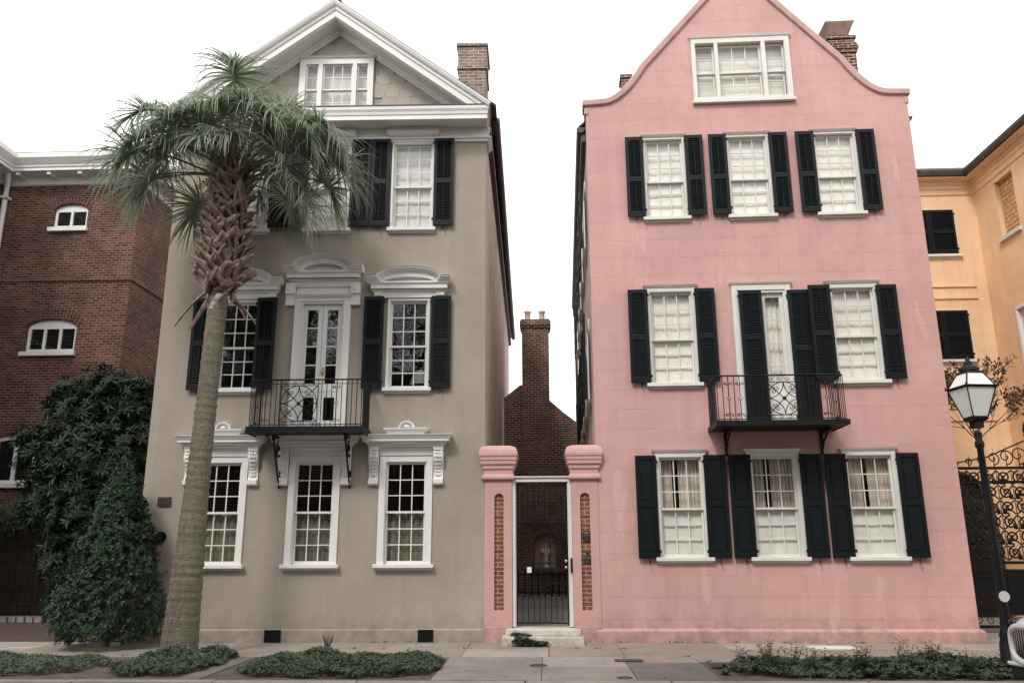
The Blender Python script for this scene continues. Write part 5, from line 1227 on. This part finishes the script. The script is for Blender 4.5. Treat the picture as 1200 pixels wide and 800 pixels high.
def frond(az,el,plen,blade,roll=0,seed=0,bend=2.6):
    fr=random.Random(seed); pet=MB(); lf=MB()
    h=Vector((cos(R(az)),sin(R(az)),0)); p=top+Vector((h.x*.14,h.y*.14,fr.uniform(-.30,.15))); e=R(el); pts=[p.copy()]; n=9
    for i in range(n):
        d=h*cos(e)+Vector((0,0,1))*sin(e); p=p+d*plen/n; pts.append(p.copy()); e-=R(bend)
    pet.tube(pts,[.024-.0013*i for i in range(n+1)],6,cap=False)
    costa=[p.copy()]; ds=[d.copy()]; m=8; cl_=blade*.40
    for i in range(m):
        e-=R(8.5); d=h*cos(e)+Vector((0,0,1))*sin(e); p=p+d*cl_/m; costa.append(p.copy()); ds.append(d.copy())
    side=Vector((-h.y,h.x,0)); ro=R(roll+fr.uniform(-16,16))
    pet.tube(costa,[.012-.0011*i for i in range(m+1)],5,cap=False)
    NL=64
    for i in range(NL):
        sgn=1 if i%2 else -1; u=(i//2)/(NL/2-1)
        ci=u*m*.999; c0=int(ci); bp=costa[c0].lerp(costa[c0+1],ci-c0); fd=ds[c0]
        sd0=side; nrm=sd0.cross(fd).normalized(); 
        if nrm.z<0: nrm=-nrm
        sd=(side*cos(ro)+nrm*sin(ro)).normalized(); nrm=sd.cross(fd).normalized()
        if nrm.z<0: nrm=-nrm
        ang=R(152-148*u**.8+fr.uniform(-3,3)); dr=(fd*cos(ang)+sd*sgn*sin(ang)).normalized()
        dr=(dr+nrm*(.30*(1-u)+fr.uniform(-.05,.1))).normalized()
        L=blade*(.80+.28*sin(PI*min(1,u*.8+.15)))*fr.uniform(.84,1.10)
        droop=fr.uniform(.15,.70)+(0.9 if fr.random()<.28 else 0)
        wd=.0165*fr.uniform(.8,1.2); S=7; vs=[]; wav=fr.uniform(-.07,.07); pos=bp.copy(); dd=dr.copy()
        for q in range(S+1):
            t=q/S; ws=wd*(1.15 if t<.15 else (1.35-1.33*t))+.001; ss=dd.cross(nrm)
            ss=ss.normalized() if ss.length>1e-3 else sd
            vs+=[pos-ss*ws+nrm*ws*.6,pos.copy(),pos+ss*ws+nrm*ws*.6]
            dd=(dd+Vector((0,0,-1))*droop*(t**1.35)*1.25+ss*wav).normalized(); pos=pos+dd*L/S
        fs=[]
        for q in range(S):
            a=q*3; fs+=[(a,a+1,a+4,a+3),(a+1,a+2,a+5,a+4)]
        lf.add(vs,fs,0,True)
    f=lf.build('frond',M['palmleaf'],pm); pet.build('leaf_stalk',M['petiole'],f); return f
M['petiole']=plain('petiole_green',(.15,.17,.085),.5,.25,4)
FR=[(120,87,1.70,1.0),(-75,85,1.45,.95),(40,80,1.45,.9),(15,72,1.15,.85),(-88,66,.75,.85),(155,74,1.05,.85),(-60,72,.95,.85),(-120,70,.90,.85),(0,66,1.0,.85),(200,66,1.05,.85),
 (174,56,1.35,.95),(192,46,1.55,1.0),(160,42,1.50,.95),(184,32,1.60,1.05),(170,18,1.50,1.0),(202,20,1.35,.95),(222,46,.95,.9),(188,6,1.15,.95),(178,44,1.05,.9),(165,60,.80,.85),(200,36,.85,.85),
 (8,52,1.30,.95),(-12,40,1.50,1.0),(14,30,1.60,1.05),(-4,20,1.55,1.1),(-22,26,1.25,1.05),(22,10,1.40,1.0),(-8,2,1.10,1.05),(-42,44,.95,.9),(4,30,1.05,1.0),(-20,10,.85,1.0),(10,58,.80,.85),(-30,56,.75,.85),
 (-78,48,.55,.75),(-105,46,.55,.75),(85,44,1.1,.9),(118,30,1.2,.9),(60,18,1.1,.9),(140,6,1.0,.9)]
for i,f in enumerate(FR): frond(*f,seed=100+i)

for i,(az_,) in enumerate(((250,),(310,),(20,))):
    fr=random.Random(70+i); h=Vector((cos(R(az_)),sin(R(az_)),0)); w=MB(); b0=axis(7.9)+h*.22
    for k in range(16):
        a=h*fr.uniform(.1,.5)+Vector((fr.uniform(-.3,.3),fr.uniform(-.3,.3),-1)); p=b0+h*.25+Vector((0,0,-.05)); p1=p+a.normalized()*fr.uniform(.25,.5)
        w.tube([b0,p,p1,p1+Vector((fr.uniform(-.05,.05),fr.uniform(-.05,.05),-fr.uniform(.1,.3)))],[.008,.008,.006,.002],3,cap=False)
    w.build('dead_frond',M['boot'],pm)
# ------------------------------------------------------------------ CAR (mostly outside the frame at the right)
def make_car(x,y,rz):
    root=empty('parked_car',(x,y,-.14),rz,'white car with dark slatted grille parked at the kerb at the right edge','car'); root.scale=(1,1,1.13)
    # local: nose toward -x
    st=[(-2.30,.60,.30,.62),(-2.26,.74,.24,.76),(-2.12,.84,.20,.86),(-1.85,.90,.20,.93),(-1.2,.92,.20,1.00),(-.8,.93,.20,1.04),(.8,.93,.20,1.04),(1.6,.92,.20,1.05),(2.1,.86,.24,1.02),(2.30,.74,.32,.90)]
    w=MB(); vs=[];k=12
    for (sx,hw,zb,zt) in st:
        ring=[]
        for j in range(k):
            a=2*PI*j/k+PI/k; cx_=abs(cos(a))**.38*(1 if cos(a)>0 else -1); sz=abs(sin(a))**.45*(1 if sin(a)>0 else -1)
            ring.append((sx,hw*cx_,(zb+zt)/2+(zt-zb)/2*sz))
        vs+=ring
    fs=[(i*k+j,i*k+(j+1)%k,(i+1)*k+(j+1)%k,(i+1)*k+j) for i in range(len(st)-1) for j in range(k)]+[tuple(range(k-1,-1,-1)),tuple(range((len(st)-1)*k,len(st)*k))]
    w.add(vs,fs,0,True); o=w.build('body',M['carpaint'],root); s=o.modifiers.new('subsurf','SUBSURF'); s.levels=2; s.render_levels=2
    w=MB(); cs_=[(-.95,.74,.98,1.0),(-.25,.70,.98,1.40),(.4,.68,.98,1.46),(1.1,.68,.98,1.42),(1.85,.72,.98,1.06)]; vs=[]
    for sx,hw,zb,zt in cs_: vs+=[(sx,-hw-.1,zb),(sx,-hw,zt-.06),(sx,-hw+.15,zt),(sx,hw-.15,zt),(sx,hw,zt-.06),(sx,hw+.1,zb)]
    w.add(vs,[(i*6+j,i*6+j+1,(i+1)*6+j+1,(i+1)*6+j) for i in range(4) for j in range(5)]+[(5,4,3,2,1,0),(24,25,26,27,28,29)],0,True); w.build('greenhouse',M['carglass'],root)
    w=MB(); w.box(-.3,1.2,-.55,.55,1.40,1.475); w.build('roof',M['carpaint'],root,bevel=.03)
    for sx in(-1.42,1.42):
        for sy in(-1,1):
            q=MB(); q.tube([(sx,sy*.70,.33),(sx,sy*.93,.33)],.33,24); o=q.build('wheel',M['rubber'],root)
            q=MB(); q.tube([(sx,sy*.931,.33),(sx,sy*.94,.33)],.22,20); [q.box(sx-.02,sx+.02,min(sy*.94,sy*.95),max(sy*.94,sy*.95),.14,.52) for _ in(0,)]; q.build('rim',M['chrome'],o)
    for sy in(-1,1):
        q=MB(); q.ell((-2.02,sy*.76,.78),.15,.10,.045,14,8); q.build('headlight',M['carglass'],root)
    def nx(y): return -2.375+.26*abs(y)**2.2
    ring=[]
    for t in range(33):
        a=2*PI*t/32; ca,sa=cos(a),sin(a); y_=.60*abs(ca)**.5*(1 if ca>0 else -1); z_=.60+.175*abs(sa)**.6*(1 if sa>0 else -1); ring.append((nx(y_),y_,z_))
    g=MB(); g.tube(ring,.034,8); o=g.build('grille',M['carpaint'],root)
    g=MB()
    for q_ in range(23):
        y_=-.56+q_*.051; g.box(nx(y_)+.005,nx(y_)+.03,y_-.008,y_+.008,.44,.76)
    g.build('grille_slats',M['chrome'],o)
    g=MB(); vs=[]
    for q_ in range(13): y_=-.58+q_*.0967; vs+=[(nx(y_)+.018,y_,.43),(nx(y_)+.018,y_,.77)]
    g.add(vs,[(2*i,2*i+1,2*i+3,2*i+2) for i in range(12)]); g.build('grille_mesh',M['rubber'],o)
    w=MB(); w.box(-2.33,-2.27,-.62,.62,.26,.38); w.build('bumper_intake',M['rubber'],root,bevel=.02)
    w=MB(); w.box(-2.345,-2.30,-.66,.66,.385,.42); w.build('bumper',M['carpaint'],root,bevel=.015)
make_car(7.60,9.68,R(7))

# ------------------------------------------------------------------ unseen across the street: reflected trees set close, and a house added, for shade
def street_tree(x,y,h,cr,seed,label):
    root=empty('street_tree',(x,y,0),0,label,'tree','street trees across the road'); rr=random.Random(seed)
    w=MB(); w.tube([(0,0,-.1),(.1,0,h*.3),(0,.1,h*.55)],[.25,.2,.13],8)
    w.build('trunk',M['wood'],root); mb=MB()
    cl_=[(Vector((rr.uniform(-.7,.7)*cr,rr.uniform(-.6,.6)*cr,h*.74+rr.uniform(-.24,.24)*h)),rr.uniform(.28,.5)*cr) for _ in range(24)]
    for c,r in cl_:
        mb.tube([(0,.05,h*.5),tuple(c)],[.07,.02],5,cap=False)
        for k in range(260): v=rndv(rr)*r; leafquad(mb,c+v,rndv(rr),Vector((0,0,1)),rr.uniform(.2,.38),.2,.2,.1)
    mb.build('crown',M['treeleaf'],root)
for i,(x,y,h,cr,l) in enumerate(((-10.5,-.8,13.5,3.9,'leftmost leafy street tree across the road behind the viewer'),(-4.0,-1.2,14.4,4.0,'tall leafy street tree across the road facing the grey house'),(3.6,-1.0,13.6,3.9,'leafy street tree across the road facing the gate'),(10.4,-1.3,14.2,4.0,'rightmost leafy street tree across the road behind the viewer'))):
    street_tree(x,y,h,cr,50+i,l)
oh=empty('added_opposite_house',(0,-13,0),0,'long three storey brick house added unseen across the road to shade the facades','house')  # added out of view; its bulk blocks low sky light from the facades
w=MB(); w.box(-26,26,-18,-8.5,-.1,9.4); w.build('wall',M['redbrick'],oh,(0,-13,0)); w=MB(); w.add([(-26.4,-8.1,9.4),(26.4,-8.1,9.4),(26.4,-13.5,11.4),(-26.4,-13.5,11.4),(-26.4,-18.4,9.4),(26.4,-18.4,9.4)],[(1,0,3,2),(2,3,4,5)]); w.build('roof',M['slate'],oh,(0,-13,0))
for k in range(9):
    for z in(1.2,4.2,7.2): w=MB(); x=-18+k*4.4; w.box(x,x+1.1,-8.49,-8.45,z,z+1.8); w.build('window',M['carglass'],oh,(0,-13,0))

for o_ in list(COL.objects):
    if o_.parent is None and o_.get('label') and not o_.get('kind'): o_['kind']='thing'
# ------------------------------------------------------------------ LIGHT
wd=bpy.data.worlds.new('World'); sc.world=wd; wd.use_nodes=True; nt=wd.node_tree; bg=nt.nodes['Background']
sky=nt.nodes.new('ShaderNodeTexSky'); sky.sky_type='NISHITA'; sky.sun_disc=False
SE,SA=R(48),R(205)     # sun elevation, azimuth (clockwise from +Y)
sky.sun_elevation=SE; sky.sun_rotation=SA; sky.air_density=1; sky.dust_density=4; sky.ozone_density=1
hs=nt.nodes.new('ShaderNodeHueSaturation'); hs.inputs['Saturation'].default_value=.12; nt.links.new(sky.outputs[0],hs.inputs['Color'])
tc=nt.nodes.new('ShaderNodeTexCoord'); cn=noise(nt,tc.outputs['Generated'],2.2,5,.6,(1,1,2.5))
c=mixc(nt,.72,hs.outputs[0],(17.,16.9,16.6))
c=mixc(nt,1.,c,mixc(nt,ramp(nt,cn,.35,.7),(.86,.87,.88),(1.06,1.05,1.04)),'MULTIPLY')
nt.links.new(c,bg.inputs['Color']); bg.inputs['Strength'].default_value=.10
ld=bpy.data.lights.new('sun','SUN'); ld.energy=1.4; ld.angle=R(12); ld.color=(1,.95,.88); so=bpy.data.objects.new('sun',ld); COL.objects.link(so)
sd=Vector((sin(SA)*cos(SE),cos(SA)*cos(SE),sin(SE))); so.rotation_euler=sd.to_track_quat('Z','Y').to_euler(); so.location=(0,-10,30)
sc.view_settings.view_transform='Standard'; sc.view_settings.look='None'; sc.view_settings.gamma=1; sc.view_settings.exposure=.50
sc.cycles.max_bounces=8; sc.cycles.transparent_max_bounces=16
try: sc.cycles.use_denoising=True
except Exception: pass
